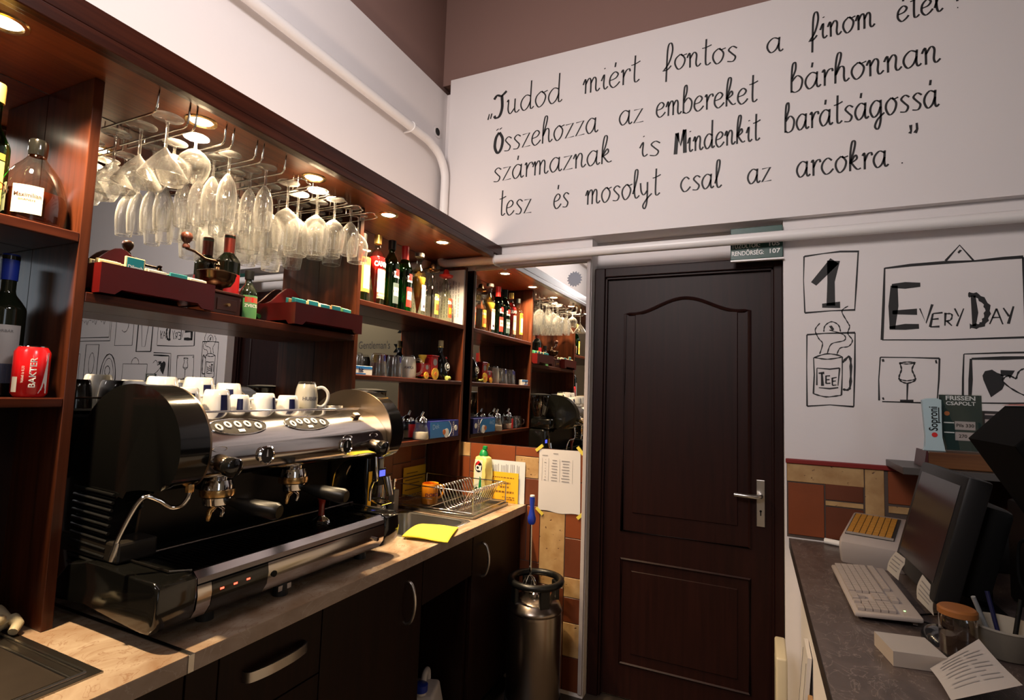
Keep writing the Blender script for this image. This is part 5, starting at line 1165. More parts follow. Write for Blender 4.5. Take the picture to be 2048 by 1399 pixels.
# saucers and jug behind, seen in the end mirror
for k in range(5):
    s = thing('saucer', 'white saucer in the stack at the back of the low shelf, %s from the bottom' % POS[k], 'saucer', (-1.625, 1.80, L1 + .0006 + k * .0065), group='stacked saucers on the low shelf')
    obj('dish', lathe([(0, .001), (.030, 0), (.034, .003), (.056, .012), (.057, .013), (.030, .006), (0, .004)], 24), PORC, s, 50)
for k, (x, y) in enumerate(((-1.54, 1.76), (-1.61, 1.90), (-1.53, 1.86))):
    t = thing('glass_cup', 'upturned scuffed glass cup on the low shelf hidden behind the machine, %s from the upright' % POS[k], 'glass', (x, y, L1), 0, 'glass cups on the low shelf')
    obj('wall', lathe([(.034, .0006), (.034, .005), (.028, .07), (.026, .078), (0, .079)], 22), FROST, t, 60)
    obj('handle', tube([(.032, 0, .06), (.05, 0, .055), (.05, 0, .03), (.033, 0, .02)], .004, 7, 4), GLASST, t, 60)

# ================================================================ ON TOP OF THE COFFEE MACHINE
ZT = 1.3688
def cup(label, x, y, ha, h=.060, r=.038, logo=True, dark=False, la=0.0):
    """upturned cup; ha handle direction, la logo direction"""
    c = thing('coffee_cup', label, 'cup', (x, y, ZT), ha, 'white coffee cups on the machine')
    P = [(r, .0006), (r, .003), (r * .97, h * .30), (r * .88, h * .72), (r * .78, h * .95), (r * .70, h), (r * .64, h * .985), (0, h * .98)]
    obj('bowl', lathe(P, 26), NAVY if dark else PORC, c, 50)
    obj('handle', tube([(r * .9, 0, h * .72), (r * 1.22, 0, h * .68), (r * 1.38, 0, h * .45), (r * 1.2, 0, h * .25), (r * .97, 0, h * .26)], .0045, 8, 4), PORC, c, 60)
    if logo:
        b = bmesh.new(); n = 5; lo = []; hi = []
        for k in range(n + 1):
            a = la - ha - .27 + .54 * k / n
            lo.append(b.verts.new((r * .995 * math.cos(a), r * .995 * math.sin(a), h * .20))); hi.append(b.verts.new((r * .885 * math.cos(a), r * .885 * math.sin(a), h * .80)))
        for k in range(n): b.faces.new((lo[k], lo[k + 1], hi[k + 1], hi[k]))
        obj('printed_logo', b, NAVY, c, 60)
    return c
cup('white cup with navy logo, front row nearest the left end of the machine', -1.358, 0.905, 2.6, .074, .041, la=-.15)
cup('white cup with navy logo, second in the front row on the machine', -1.356, 0.995, -2.0, .070, .038, la=-.05)
cup('large white cup at the back left of the machine top', -1.445, 0.900, 3.6, .100, .044, logo=False)
cup('large white cup with navy logo behind the front row on the machine', -1.444, 1.002, 3.3, .102, .046, la=-.05)
cup('white cup with navy logo at the back, near the middle of the machine top', -1.452, 1.102, 2.4, .088, .042, la=-.55)
cup('small white cup showing its navy logo square between two bigger cups on the machine', -1.372, 1.080, 1.9, .056, .031, la=-.6)
cup('small white cup left of the logo espresso cup on the machine', -1.352, 1.150, -2.4, .062, .034, la=.35)
cup('small white espresso cup with navy logo, behind the third front cup', -1.425, 1.200, 1.9, .056, .033, la=.1)
cup('white espresso cup with navy logo next to the glass mug on the machine', -1.352, 1.238, -2.0, .056, .036, la=-.35)
cup('white cup at the far back left of the machine top', -1.546, 0.895, .9, .085, .040, logo=False)
cup('white cup at the far back of the machine top by the mirror', -1.550, 0.990, .9, .085, .040, logo=False)
cup('white cup at the far back middle of the machine top', -1.536, 1.165, .9, .060, .036, logo=False)
glassmug('beer_mug', 'upturned pale glass mug on top of the coffee machine', (-1.372, 1.332, ZT), .75, 0.95, 'HUBERT')
o = thing('steel_dish', 'small shallow chrome dish on the right end of the machine top', 'dish', (-1.375, 1.462, ZT))
obj('bowl', lathe([(0, .0006), (.028, .0006), (.034, .006), (.036, .020), (.038, .022), (.034, .020), (.031, .006), (0, .004)], 24), CHROME, o, 50)

# ================================================================ GRINDER, RACK, ITEMS BY THE SINK
eg = thing('electric_coffee_grinder', 'black electric coffee grinder with small blue display behind the machine', 'coffee grinder', (-1.392, 1.678, ZC))
obj('body', box(-.07, .05, -.055, .055, .012, .33, .015, 3), BLACKG, eg, 40)
obj('foot_plate', box(-.085, .11, -.06, .06, .0006, .0115, .003), BLACKM, eg)
obj('head', box(-.06, .085, -.05, .05, .3305, .40, .012, 3), BLACKG, eg, 40)
obj('display', box(.0505, .056, .015, .048, .235, .258, .001), LEDB, eg)
obj('display_housing', box(.0495, .0535, .008, .054, .20, .265, .001), BLACKM, eg)
obj('outlet', cyl((.075, .03, .235), (.092, .035, .165), .016, 16, .013), CHROME, eg, 40)
obj('fork', tube([(.05, -.02, .15), (.10, -.02, .14), (.10, .035, .14), (.05, .035, .15)], .004, 6), CHROME, eg, 60)
obj('yellow_label', box(.0505, .0515, -.045, -.025, .12, .26), YELLOWP, eg)
obj('red_switch', box(.0505, .053, .015, .035, .055, .085, .001), REDPL, eg)
obj('hopper_collar', shift(lathe([(.045, .4005), (.045, .41), (.040, .412), (0, .412)], 22), (-.01, 0, 0)), BLACKM, eg, 40)
obj('bean_hopper', shift(lathe([(.040, .4125), (.058, .47), (.070, .53), (.070, .56)], 24), (-.01, 0, 0)), thin_glass('smoked_hopper', (.45, .36, .25), .08, .6, 2.2), eg, 60)
obj('hopper_lid', shift(lathe([(.072, .5605), (.072, .568), (.03, .574), (0, .574)], 24), (-.01, 0, 0)), BLACKM, eg, 40)

tr_ = thing('drip_tray', 'stainless steel draining tray under the dish rack beside the far sink', 'tray', (-1.36, 2.36, ZC))
ty0, ty1, tx0, tx1 = 2.155, 2.524, -1.672, -1.168
b = box(tx0, tx1, ty0, ty1, ZC + .0035, ZC + .006)
for (a0, a1, c0, c1) in ((tx0, tx1, ty0, ty0 + .006), (tx0, tx1, ty1 - .006, ty1), (tx0, tx0 + .006, ty0 + .0061, ty1 - .0061), (tx1 - .006, tx1, ty0 + .0061, ty1 - .0061)): box(a0, a1, c0, c1, ZC + .0061, ZC + .018, .002, 1, bm=b)
wpart(tr_, 'pan', b, plain('tray_steel', (.40, .37, .33), .22, 1.0), 40)
dr = thing('dish_rack', 'chrome wire dish rack with plate dividers on the steel draining tray', 'dish rack', (-1.42, 2.34, ZC + .019))
rx0, rx1, ry0, ry1 = -1.662, -1.180, 2.168, 2.512
zb, zt = ZC + .024, ZC + .119
wpart(dr, 'top_rim', tube([(rx0, ry0, zt), (rx1, ry0, zt), (rx1, ry1, zt), (rx0, ry1, zt)], .0028, 7, closed=True), WIRE, 60)
wpart(dr, 'base_rim', tube([(rx0, ry0, zb), (rx1, ry0, zb), (rx1, ry1, zb), (rx0, ry1, zb)], .0028, 7, closed=True), WIRE, 60)
wpart(dr, 'middle_rim', tube([(rx0, ry0, zb + .042), (-1.40, ry0, zb + .042)], .0024, 6), WIRE, 60)
for (x, y) in ((rx0, ry0), (rx1, ry0), (rx1, ry1), (rx0, ry1)): wpart(dr, 'corner_post', tube([(x, y, ZC + .0192), (x, y, zt)], .0030, 7), WIRE, 60)
for k in range(13):
    y = ry0 + .022 + k * .025
    wpart(dr, 'base_wire', tube([(rx0, y, zb), (-1.42, y, zb)], .0022, 5), WIRE, 60)
for k in range(13):
    y = ry0 + .018 + k * .0255
    P = [(-1.402, zt - .012), (-1.396, zt + .002), (-1.384, zt + .004), (-1.372, zt - .008), (-1.346, zb + .030), (-1.326, zb + .002), (-1.262, zb + .002), (-1.242, zb + .030), (-1.212, zt - .008), (-1.202, zt + .003), (-1.190, zt + .002), (-1.183, zt - .010)]
    wpart(dr, 'plate_divider', tube([(x, y, z) for x, z in P], .0025, 6, 2), WIRE, 60)
for x in (-1.42, -1.326, -1.262): wpart(dr, 'base_wire', tube([(x, ry0, zb), (x, ry1, zb)], .0024, 6), WIRE, 60)
yk = thing('yellow_card', 'yellow notice card standing against the side wall tiles behind the dish rack', 'card', (-1.681, 2.43, ZC))
wpart(yk, 'page', box(-1.682, -1.6812, 2.322, 2.526, ZC + .0006, 1.045), YELLOWP)
b = bmesh.new()
for z, y0, y1 in ((1.01, 2.35, 2.45), (.975, 2.34, 2.50), (.955, 2.37, 2.47), (.925, 2.34, 2.49)): box(-1.6810, -1.6806, y0, y1, z, z + .005, bm=b)
wpart(yk, 'printed_lines', b, plain('print_brown_ink', (.22, .09, .01), .6))
om = thing('orange_mug', 'orange ceramic mug standing in the dish rack', 'mug', (-1.458, 2.236, zb + .0026), .2)
obj('cup', lathe([(0, .0006), (.036, .0006), (.039, .003), (.041, .095), (.0405, .098), (.037, .096), (.036, .01), (0, .008)], 30), ORANGEC, om, 50)
obj('handle', tube([(.024, .031, .078), (.040, .050, .080), (.047, .060, .055), (.038, .050, .026), (.024, .031, .022)], .006, 8, 4), ORANGEC, om, 60)
obj('lettering', text_wrap('DOKT', .022, .0418, .045, -.92, bold=.03, wscale=1.1), plain('mug_print', (.10, .01, .02), .4), om)
cf = thing('cleaner_bottle', 'yellow cream cleaner bottle with green cap and Cif label by the wall', 'bottle', (-1.335, 2.553, ZC), -.35)
pf = [(-.045, .0006), (.045, .0006), (.047, .02), (.042, .11), (.036, .14), (.041, .175), (.044, .205), (.038, .228), (.018, .236), (-.018, .236), (-.040, .228), (-.046, .205), (-.046, .18), (-.047, .1), (-.048, .02)]
obj('body', prism(pf, -.026, .026, 'Y', .010, 3), LEMON, cf, 40)
obj('front_label', prism([(-.038, .02), (.022, .02), (.018, .125), (.022, .215), (-.038, .215), (-.040, .1)], -.0272, -.0262, 'Y'), plain('label_pale', (.80, .80, .66), .5), cf)
obj('logo_disc', cyl((-.008, -.0272, .178), (-.008, -.0280, .178), .028, 24), BLACKM, cf, 40)
obj('logo_flash', prism([(-.034, .182), (-.012, .210), (.006, .204), (-.016, .186)], -.0290, -.0281, 'Y'), REDP, cf)
obj('lettering', text_plane('Cif', .036, (-.008, -.0294, .172), (1, 0, 0), (0, 0, 1), .05), WHITEP, cf)
obj('printed_leaf', prism([(-.005, .055), (.018, .04), (.016, .12), (.004, .13)], -.0282, -.0273, 'Y'), GREENP, cf)
obj('printed_lemon', prism([(-.034, .03), (.0, .03), (.005, .06), (-.02, .075), (-.036, .06)], -.0282, -.0273, 'Y'), plain('print_dark_green', (.03, .06, .03), .5), cf)
c_ = obj('cap', lathe([(.024, .2365), (.024, .246), (.018, .262), (.010, .268), (0, .268)], 20), GREENP, cf, 40)
obj('flip_spout', box(-.004, .022, -.008, .008, .268, .288, .004), GREENP, c_)
sg = thing('printed_sheet', 'white printed sheet standing against the tiles behind the yellow card', 'sheet', (-1.215, 2.588, ZC))
wpart(sg, 'page', box(-1.325, -1.108, 2.5875, 2.5885, ZC + .0006, 1.096), plain('paper_bluish', (.66, .70, .72), .7))
b = bmesh.new(); rr = random.Random(9)
for k in range(20):
    x = -1.31 + k * .0092; z = .94
    z1 = 1.078 - rr.uniform(0, .012)
    if rr.random() < .85: box(x, x + .0028, 2.5868, 2.5872, 1.02 - rr.uniform(0, .06), z1, bm=b)
wpart(sg, 'printed_lines', b, GREYINK)
yc_ = thing('yellow_card', 'orange-yellow printed notice card standing against the wall by the dish rack', 'card', (-1.24, 2.578, ZC))
wpart(yc_, 'page', box(-1.345, -1.140, 2.5775, 2.5785, ZC + .0006, 1.036), YELLOWP)
b = bmesh.new(); rr = random.Random(4)
for (x0, x1, z, h) in ((-1.30, -1.165, 1.006, .005), (-1.29, -1.185, .975, .010), (-1.245, -1.195, .955, .009), (-1.27, -1.165, .930, .009), (-1.23, -1.16, .906, .005), (-1.215, -1.16, .896, .005)):
    x = x0
    while x < x1:
        d = rr.uniform(.006, .016); box(x, min(x + d, x1), 2.5768, 2.5772, z, z + h, bm=b); x += d + .004
wpart(yc_, 'printed_lines', b, plain('print_brown_ink', (.22, .09, .01), .6))
cl = obj('sponge_cloth', sheet((-1.255, 1.742, ZC + .009), (-1.062, 1.765, ZC + .012), (-1.145, 1.985, ZC + .010), (-1.268, 1.958, ZC + .004), 14, lambda u, v: (0, 0, .022 * math.sin(PI * v) * (1 - u * .8) + .003 * math.sin(5 * u))), YCLOTH, None, 60)
thicken(cl, .004); tag(cl, 'yellow sponge cloth draped over the front rim of the far sink', 'cloth')
gv = thing('rubber_glove', 'crumpled cream rubber glove behind the near sink', 'glove', (-1.540, 0.655, ZC + .004), -1.2)
obj('palm', tube([(-.005, -.14, .030), (0, -.08, .034), (.004, -.03, .032), (.006, .0, .024), (.006, .012, .018)], [.034, .034, .032, .022, .012], 14, 0, flat=.8), plain('latex_cream', (.70, .60, .40), .5, bump=.3, nscale=30), gv, 60)
for k, P in enumerate(([(.012, .0, .030), (.040, .018, .040), (.058, .020, .022), (.062, .018, .011)], [(.0, -.01, .016), (.03, .0, .012), (.052, -.005, .0105)], [(.01, -.03, .016), (.042, -.028, .012), (.060, -.036, .0105)], [(.015, -.055, .02), (.045, -.058, .014), (.062, -.062, .0115)], [(-.01, .008, .026), (.0, .032, .020), (.018, .040, .011)])):
    obj('finger', tube(P, [.013, .0125, .0115, .009][:len(P)] if len(P) == 4 else [.013, .0115, .0095], 10), MATS['latex_cream'], gv, 60)
# paper taped to the tiles
tp = thing('notice_paper', 'white printed timetable sheet taped to the tiles under the end mirror', 'notice', (-0.92, 2.592, 1.02))
wpart(tp, 'page', sheet((-1.031, 2.5905, .862), (-0.806, 2.5905, .862), (-0.812, 2.5915, 1.176), (-1.033, 2.5915, 1.172), 10, lambda u, v: (0, -.004 * max(0, .35 - v) * math.sin(7 * u + 2), .004 * math.sin(9 * u) * (1 - v))), PAPER, 60)
b = bmesh.new(); rr = random.Random(2)
for k in range(8):
    z = 1.118 - k * .0145
    for (x0, x1) in ((-1.004, -.992), (-.968, -.930), (-.910, -.866)):
        w0 = rr.uniform(0, .01); box(x0 + w0, x1 - w0 * .5, 2.5893, 2.5896, z, z + .0028, bm=b)
box(-.955, -.928, 2.5893, 2.5896, 1.152, 1.1545, bm=b); box(-1.015, -.985, 2.5893, 2.5896, 1.140, 1.1425, bm=b)
for x in (-1.015, -.98, -.92, -.852): box(x, x + .0008, 2.5893, 2.5896, 1.012, 1.128, bm=b)
wpart(tp, 'printed_table', b, GREYINK)
for (x, z, a) in ((-1.032, 1.176, .7), (-.812, 1.178, -.85), (-.803, .862, .75), (-1.022, .858, -.7)):
    b = box(-.024, .024, -.0004, .0004, -.008, .008); rot(b, -a, 'Y'); shift(b, (x, 2.5885, z)); wpart(tp, 'tape', b, plain('yellow_tape', (.70, .56, .08), .4))

# ================================================================ KEG, ROD, CANISTERS
kg = thing('steel_keg', 'tall slim stainless steel keg with black rubber collar beside the door', 'keg', (-0.955, 2.40, 0.0))
obj('body', lathe([(0, .0006), (.118, .0006), (.124, .006), (.126, .02), (.1265, .44), (.124, .452), (.128, .458), (.128, .466), (.122, .474), (.110, .495), (.085, .510), (.03, .515), (0, .515)], 40), DKSTEEL if False else plain('keg_steel', (0.30, 0.25, 0.21), 0.26, 1.0), kg, 40)
obj('base_ring', lathe([(.1275, .0006), (.132, .003), (.132, .07), (.1275, .075)], 40), BLACKR, kg, 40)
rc = obj('rubber_collar', torus_at((0, 0, .585), (0, 0, 1), .118, .016, 40, 12), plain('collar_rubber', (.005, .005, .005), .35, spec=.35), kg, 60)
for k in range(4):
    a = PI / 4 + k * PI / 2
    obj('collar_leg', box(.098, .116, -.026, .026, .488, .576, .004) if False else rot(box(.092, .113, -.024, .024, .490, .574, .004), a), MATS['collar_rubber'], kg)
obj('valve', lathe([(0, .5155), (.032, .5155), (.032, .528), (.024, .534), (.024, .548), (0, .55)], 22), CHROME, kg, 40)
rd = thing('mixing_rod', 'thin steel rod with blue grip standing upright in the keg collar', 'rod', (-0.975, 2.375, .553))
obj('shaft', tube([(0.02, .025, .001), (0, 0, .06), (-.002, 0, .30)], .006, 9), CHROME, rd, 60)
obj('grip', lathe([(0, .29), (.013, .29), (.019, .30), (.020, .32), (.014, .34), (.010, .365), (.013, .40), (.012, .415), (0, .416)], 18), BLUEPL, rd, 50)
obj('white_tip', lathe([(0, .4165), (.011, .4165), (.011, .424), (0, .425)], 14), WHITEP, rd, 40)
b = bmesh.new()
for k in range(7):
    a = 2 * PI * k / 7
    tube([(0, 0, .062), (.022 * math.cos(a), .022 * math.sin(a), .045), (.034 * math.cos(a), .034 * math.sin(a), .015), (.026 * math.cos(a), .026 * math.sin(a), .006)], .0014, 5, 3, bm=b)
obj('wire_whisk', b, WIRE, rd, 60)
jg = thing('plastic_canister', 'white plastic canister with blue screw cap inside the open cabinet bay', 'canister', (-1.245, 1.93, 0.0986), .35)
jb = box(-.075, .075, -.095, .095, .0006, .15, .02, 4)
for v in jb.verts:
    if v.co.z > .10: v.co.x *= .72; v.co.y *= .82
obj('body', jb, plain('hdpe_white', (.62, .60, .62), .45), jg, 60)
obj('neck', shift(lathe([(.022, .1505), (.022, .165)], 18), (.0, -.05, 0)), MATS['hdpe_white'], jg, 60)
obj('screw_cap', shift(lathe([(.026, .162), (.027, .166), (.027, .188), (.024, .190), (0, .190)], 20), (0, -.05, 0)), BLUEPL, jg, 40)
obj('handle', tube([(0, -.018, .149), (0, -.005, .19), (0, .03, .20), (0, .06, .185), (0, .07, .149)], .012, 10, 4), MATS['hdpe_white'], jg, 60)
rj = thing('red_bottle', 'dark red plastic bottle behind the white canister in the open bay', 'bottle', (-1.43, 1.86, 0.0986))
obj('body', lathe([(0, .0006), (.05, .0006), (.055, .006), (.055, .16), (.03, .20), (.02, .205), (0, .206)], 22), plain('crimson_plastic', (.30, .01, .012), .4), rj, 50)
obj('cap', lathe([(0, .2065), (.018, .2065), (.018, .23), (0, .231)], 16), REDPL, rj, 40)

# ================================================================ THE BAR ON THE RIGHT
bc = thing('bar_counter', 'grey-brown marble bar counter on a white base, right of the dark door', 'bar counter', (1.0, 1.2, 0.0))
wpart(bc, 'base_panel', box(0.153, 0.19, -0.8, 2.594, 0.0, 0.845), WHITE)
wpart(bc, 'front_panel', box(1.30, 1.36, -0.8, 2.594, 0.0, 1.10), WHITE)
wpart(bc, 'bar_top', prism([(0.112, 2.593), (0.128, 1.2), (0.135, -0.8), (1.299, -0.8), (1.299, 2.593)], 0.846, 0.885, 'Z'), BARMARB)
wpart(bc, 'edge_band', prism([(0.1105, 2.593), (0.1265, 1.2), (0.1335, -0.8), (0.1345, -0.8), (0.1275, 1.2), (0.1115, 2.593)], 0.8465, 0.8845, 'Z'), plain('dark_edge', (.03, .022, .02), .4))
ZB = 0.8852
us = thing('bar_ledge', 'dark raised bar ledge carrying the tap handle and menu stand', 'ledge', (0.9, 2.45, ZB))
wpart(us, 'ledge_board', box(0.455, 1.29, 2.30, 2.583, 1.218, 1.243, .002), plain('ledge_grey', (.075, .065, .06), .4))
wpart(us, 'support', box(0.88, 0.91, 2.32, 2.583, ZB + .0005, 1.2175), BLACKM)
wpart(us, 'support', box(1.2, 1.23, 2.32, 2.583, ZB + .0005, 1.2175), BLACKM)
wb_ = thing('tap_plinth', 'orange-brown wooden block under the beer tap sign on the ledge', 'plinth', (0.62, 2.39, 1.2435))
wpart(wb_, 'block', box(0.535, 0.76, 2.335, 2.46, 1.244, 1.300, .004), wood('block_wood', (.10, .035, .012), (.18, .07, .02), .35, 'X'))
wpart(wb_, 'side_cheek', prism([(0.522, 1.244), (0.5345, 1.244), (0.5345, 1.302), (0.530, 1.302)], 2.33, 2.465, 'Y'), plain('cheek_maroon', (.06, .008, .010), .4))
tp_ = thing('beer_tap_sign', 'pale blue upright beer tap sign lettered Soproni on the wooden block', 'tap sign', (0.56, 2.38, 1.3003))
pf = [(-.030, .0006), (.036, .0006), (.030, .014), (.026, .05), (.027, .182), (.012, .188), (-.018, .186), (-.030, .18), (-.022, .05), (-.022, .014)]
obj('sign_plate', prism(pf, -.010, .010, 'Y', .002, 1), plain('pale_blue_enamel', (.46, .60, .64), .3), tp_)
obj('lettering', text_plane('Soproni', .036, (.002, -.0112, .115), (0, 0, 1), (-1, 0, 0), .015, fit=.085), BLACKM, tp_)
obj('underline', box(.016, .019, -.0114, -.0108, .10, .155), BLACKM, tp_)
obj('red_seal', cyl((.004, -.0104, .058), (.004, -.0114, .058), .0085, 20), REDP, tp_, 40)
ms = thing('menu_stand', 'clear acrylic menu stand with dark green price list headed FRISSEN CSAPOLT', 'menu stand', (0.655, 2.425, 1.3003))
MG = plain('menu_green', (.006, .030, .026), .4)
obj('page', box(-.062, .060, .001, .003, .004, .202), MG, ms)
obj('acrylic_cover', sheet((-.064, -.004, .0008), (.062, -.004, .0008), (.062, -.0035, .206), (-.064, -.0035, .206), 10, lambda u, v: (0, .0015 * math.sin(9 * u + 3 * v), 0)), thin_glass('acrylic', (.95, .97, .97), .10, .6, 2.0, rough=.04), ms, 60)
obj('acrylic_foot', box(-.062, .060, -.0025, .03, .0003, .0007), GLASST, ms)
b = text_plane('FRISSEN', .021, (.0, .0004, .190), (1, 0, 0), (0, 0, 1), .03, fit=.085); obj('lettering', b, WHITEP, ms)
b = bmesh.new(); merge(b, text_plane('CSAPOLT', .018, (.0, .0004, .171), (1, 0, 0), (0, 0, 1), .02, fit=.085))
obj('lettering', b, WHITEP, ms)
for k, (x0, x1, z) in enumerate([(-.05, -.02, .10), (-.05, -.02, .065)]): obj('printed_rule', box(x0, x1, .0002, .0008, z, z + .004), WHITEP, ms)
obj('price_panel', box(-.018, .040, .0003, .0008, .078, .108), plain('menu_pale', (.50, .42, .40), .5), ms)
obj('price_panel', box(-.018, .040, .0003, .0008, .040, .070), MATS['menu_pale'], ms)
obj('lettering', text_plane('Pils 330', .016, (.011, -.0002, .093), (1, 0, 0), (0, 0, 1), .02, fit=.05), BLACKM, ms)
obj('lettering', text_plane('270', .016, (.004, -.0002, .055), (1, 0, 0), (0, 0, 1), .02), BLACKM, ms)
obj('red_seal', cyl((-.04, .0009, .135), (-.04, .0002, .135), .008, 16), plain('seal_orange', (.5, .15, .04), .5), ms)
mc = thing('menu_card', 'second dark menu card standing half hidden behind the black box', 'menu card', (0.78, 2.47, 1.2437))
obj('page', box(-.055, .055, 0, .002, .0006, .205), plain('menu_dark', (.030, .022, .022), .5), mc)
b = box(-.045, -.015, -.0008, -.0002, .15, .175); box(.005, .04, -.0008, -.0002, .15, .17, bm=b); box(-.045, .04, -.0008, -.0002, .19, .195, bm=b)
obj('printed_patch', b, MATS['menu_pale'], mc)

# cash register
cr = thing('cash_register', 'cream cash register with orange key overlay at the back of the bar', 'cash register', (0.40, 2.43, ZB), -.28)
b = prism([(-.145, .0006), (.15, .0006), (.165, .06), (.155, .130), (.14, .136), (-.150, .092), (-.168, .078), (-.170, .05)], -.10, .10, 'X', .012, 3)
obj('case', b, BEIGEPL, cr, 40)
n_ = Vector((0, -.115, .99)).normalized(); 
def slope(u, v, h): return Vector((u, v, .0925 + (v + .150) * .1517 + h))
def slope_box(x0, x1, y0, y1, h0, h1):
    bb = box(x0, x1, y0, y1, 0, 1)
    for w in bb.verts: w.co.z = slope(0, w.co.y, h0 if w.co.z < .5 else h1).z
    return bb
obj('key_bed', slope_box(-.088, .060, -.118, .118, .0005, .003), plain('bed_black', (.03, .028, .026), .5), cr)
kb = bmesh.new()
for i in range(7):
    for j in range(8):
        merge(kb, slope_box(-.084 + i * .0195, -.067 + i * .0195, -.10 + j * .0265, -.0775 + j * .0265, .003, .0065))
obj('key_overlay', kb, plain('overlay_orange', (.52, .24, .035), .35), cr)
obj('grey_keys', slope_box(-.086, .058, -.1175, -.102, .003, .0055), plain('key_grey', (.35, .31, .28), .5), cr)
pr = obj('printer_head', box(.1005, .185, -.13, .10, .0006, .112, .010, 3), BEIGEPL, cr, 40)
obj('paper_slot', box(.115, .17, -.01, .03, .1118, .1128), BLACKM, pr)
obj('printer_lid', box(.106, .180, -.118, -.02, .1121, .1155, .001), BEIGEPLD, pr)
dp = thing('customer_display', 'dark display unit standing behind the cash register', 'display', (0.74, 2.52, ZB), 0)
obj('case', prism([(-.08, .0006), (.08, .0006), (.08, .16), (.03, .165), (-.115, .10)], -.05, .05, 'Y', .006, 2), CHAR, dp, 40)
pn = thing('white_tube', 'short white tube lying against the tiles beside the cash register', 'tube', (0.275, 2.57, ZB + .0125))
obj('roll', cyl((-.035, 0, 0), (.035, -.03, 0), .0115, 16), WHITEP, pn, 40)

# keyboard
ky = thing('computer_keyboard', 'cream computer keyboard lying along the bar edge', 'keyboard', (0.30, 1.98, ZB))
KO = Vector((0.222, 2.185, 0)); kd = (Vector((0.229, 1.715, 0)) - KO).normalized(); kw = Vector((-kd.y, kd.x, 0)); KL = .455; KW = .152
def kpt(u, v, z): return Vector((KO.x + kd.x * u + kw.x * v - .30, KO.y + kd.y * u + kw.y * v - 1.98, z))
def kbox(u0, u1, v0, v1, z0, z1, bev=0.0):
    bb = box(u0, u1, v0, v1, z0, z1, bev, 2)
    for w in bb.verts: w.co = kpt(w.co.x, w.co.y, w.co.z + w.co.y * .075)
    return bb
obj('case', kbox(0, KL, 0, KW, .0075, .020, .005), BEIGEPL, ky, 40)
for u in (.03, KL - .03):
    obj('foot', kbox(u - .012, u + .012, KW - .02, KW - .01, -.0035, .0073), BEIGEPLD, ky)
    obj('foot', kbox(u - .012, u + .012, .01, .02, .0005, .0073), BEIGEPLD, ky)
def key(u0, u1, v0, v1):
    bb = kbox(u0, u1, v0, v1, .0205, .0275)
    zs = sorted(bb.verts, key=lambda w: w.co.z)
    return obj('key', bb, BEIGEPLD, ky)
rows = [(.010, [1.25, 1.25, 1.25, 6.0, 1.25, 1.25, 1.5, 1.25]), (.0275, [2.25] + [1] * 10 + [2.75]), (.045, [1.75] + [1] * 11 + [2.25]), (.0625, [1.5] + [1] * 12 + [1.5]), (.080, [1] * 13 + [2]), (.103, [1] * 13)]
U = .0188
for v, ws in rows:
    u = .008
    for w_ in ws:
        key(u + .0008, u + w_ * U - .0008, v, v + .0158); u += w_ * U
for v, us_ in ((.010, (0, 1, 2)), (.0275, (1,)), (.0625, (0, 1, 2)), (.080, (0, 1, 2)), (.103, (0, 1, 2))):
    for k in us_: key(.300 + k * U + .0008, .300 + (k + 1) * U - .0008, v, v + .0158)
for j, v in enumerate((.010, .0275, .045, .0625, .080)):
    for k in range(4):
        if (j, k) in ((0, 1),): continue
        key(.3655 + k * U + .0008, .3655 + (k + 1) * U - .0008, v, v + .0158)
obj('status_light', kbox(.408, .412, .118, .122, .0201, .0212), LEDG, ky)
obj('status_strip', kbox(.385, .44, .112, .128, .0195, .0204), BEIGEPLD, ky)

# till monitor
mo = thing('till_monitor', 'black tilted till monitor with paper notes, behind the keyboard', 'monitor', (0.45, 1.93, ZB))
O = Vector((.396, 2.165, .945)); W_ = Vector((.035, -1, 0)).normalized(); U_ = Vector((.245, -.02, .965)); U_ = (U_ - W_ * U_.dot(W_)).normalized(); N_ = W_.cross(U_); N_ = N_ if N_.x < 0 else -N_
MW, MH = .385, .345
def mpt(u, v, n): return O + W_ * u + U_ * v + N_ * n - Vector(mo.location)
def mbox(u0, u1, v0, v1, n0, n1, bev=0.0):
    bb = box(u0, u1, v0, v1, n0, n1, bev, 2)
    for w in bb.verts: w.co = mpt(w.co.x, w.co.y, w.co.z)
    return bb
obj('housing', mbox(0, MW, 0, MH, -.055, 0, .008), CHAR, mo, 40)
obj('screen', mbox(.032, MW - .032, .045, MH - .030, .0002, .0012), plain('screen_grey', (.016, .014, .017), .18), mo)
obj('rear_hump', mbox(.06, MW - .06, .03, MH - .06, -.14, -.0555, .02), BLACKM, mo, 40)
b = box(.02, .16, -.12, .12, .0006, .02, .006, 2); obj('stand_base', b, BLACKM, mo, 40)
obj('stand_neck', tube([(.10, 0, .02), (.10, 0, .12)], .028, 12), BLACKM, mo, 60)
NOTES = [('far', [(0.3923, 2.1, 0.9953), (0.4151, 2.06, 0.9817), (0.3877, 2.05, 0.9198), (0.3639, 2.08, 0.939)]), ('near', [(0.4048, 1.85, 0.9981), (0.4275, 1.81, 0.9643), (0.4163, 1.8, 0.9079), (0.3869, 1.83, 0.9373)])]
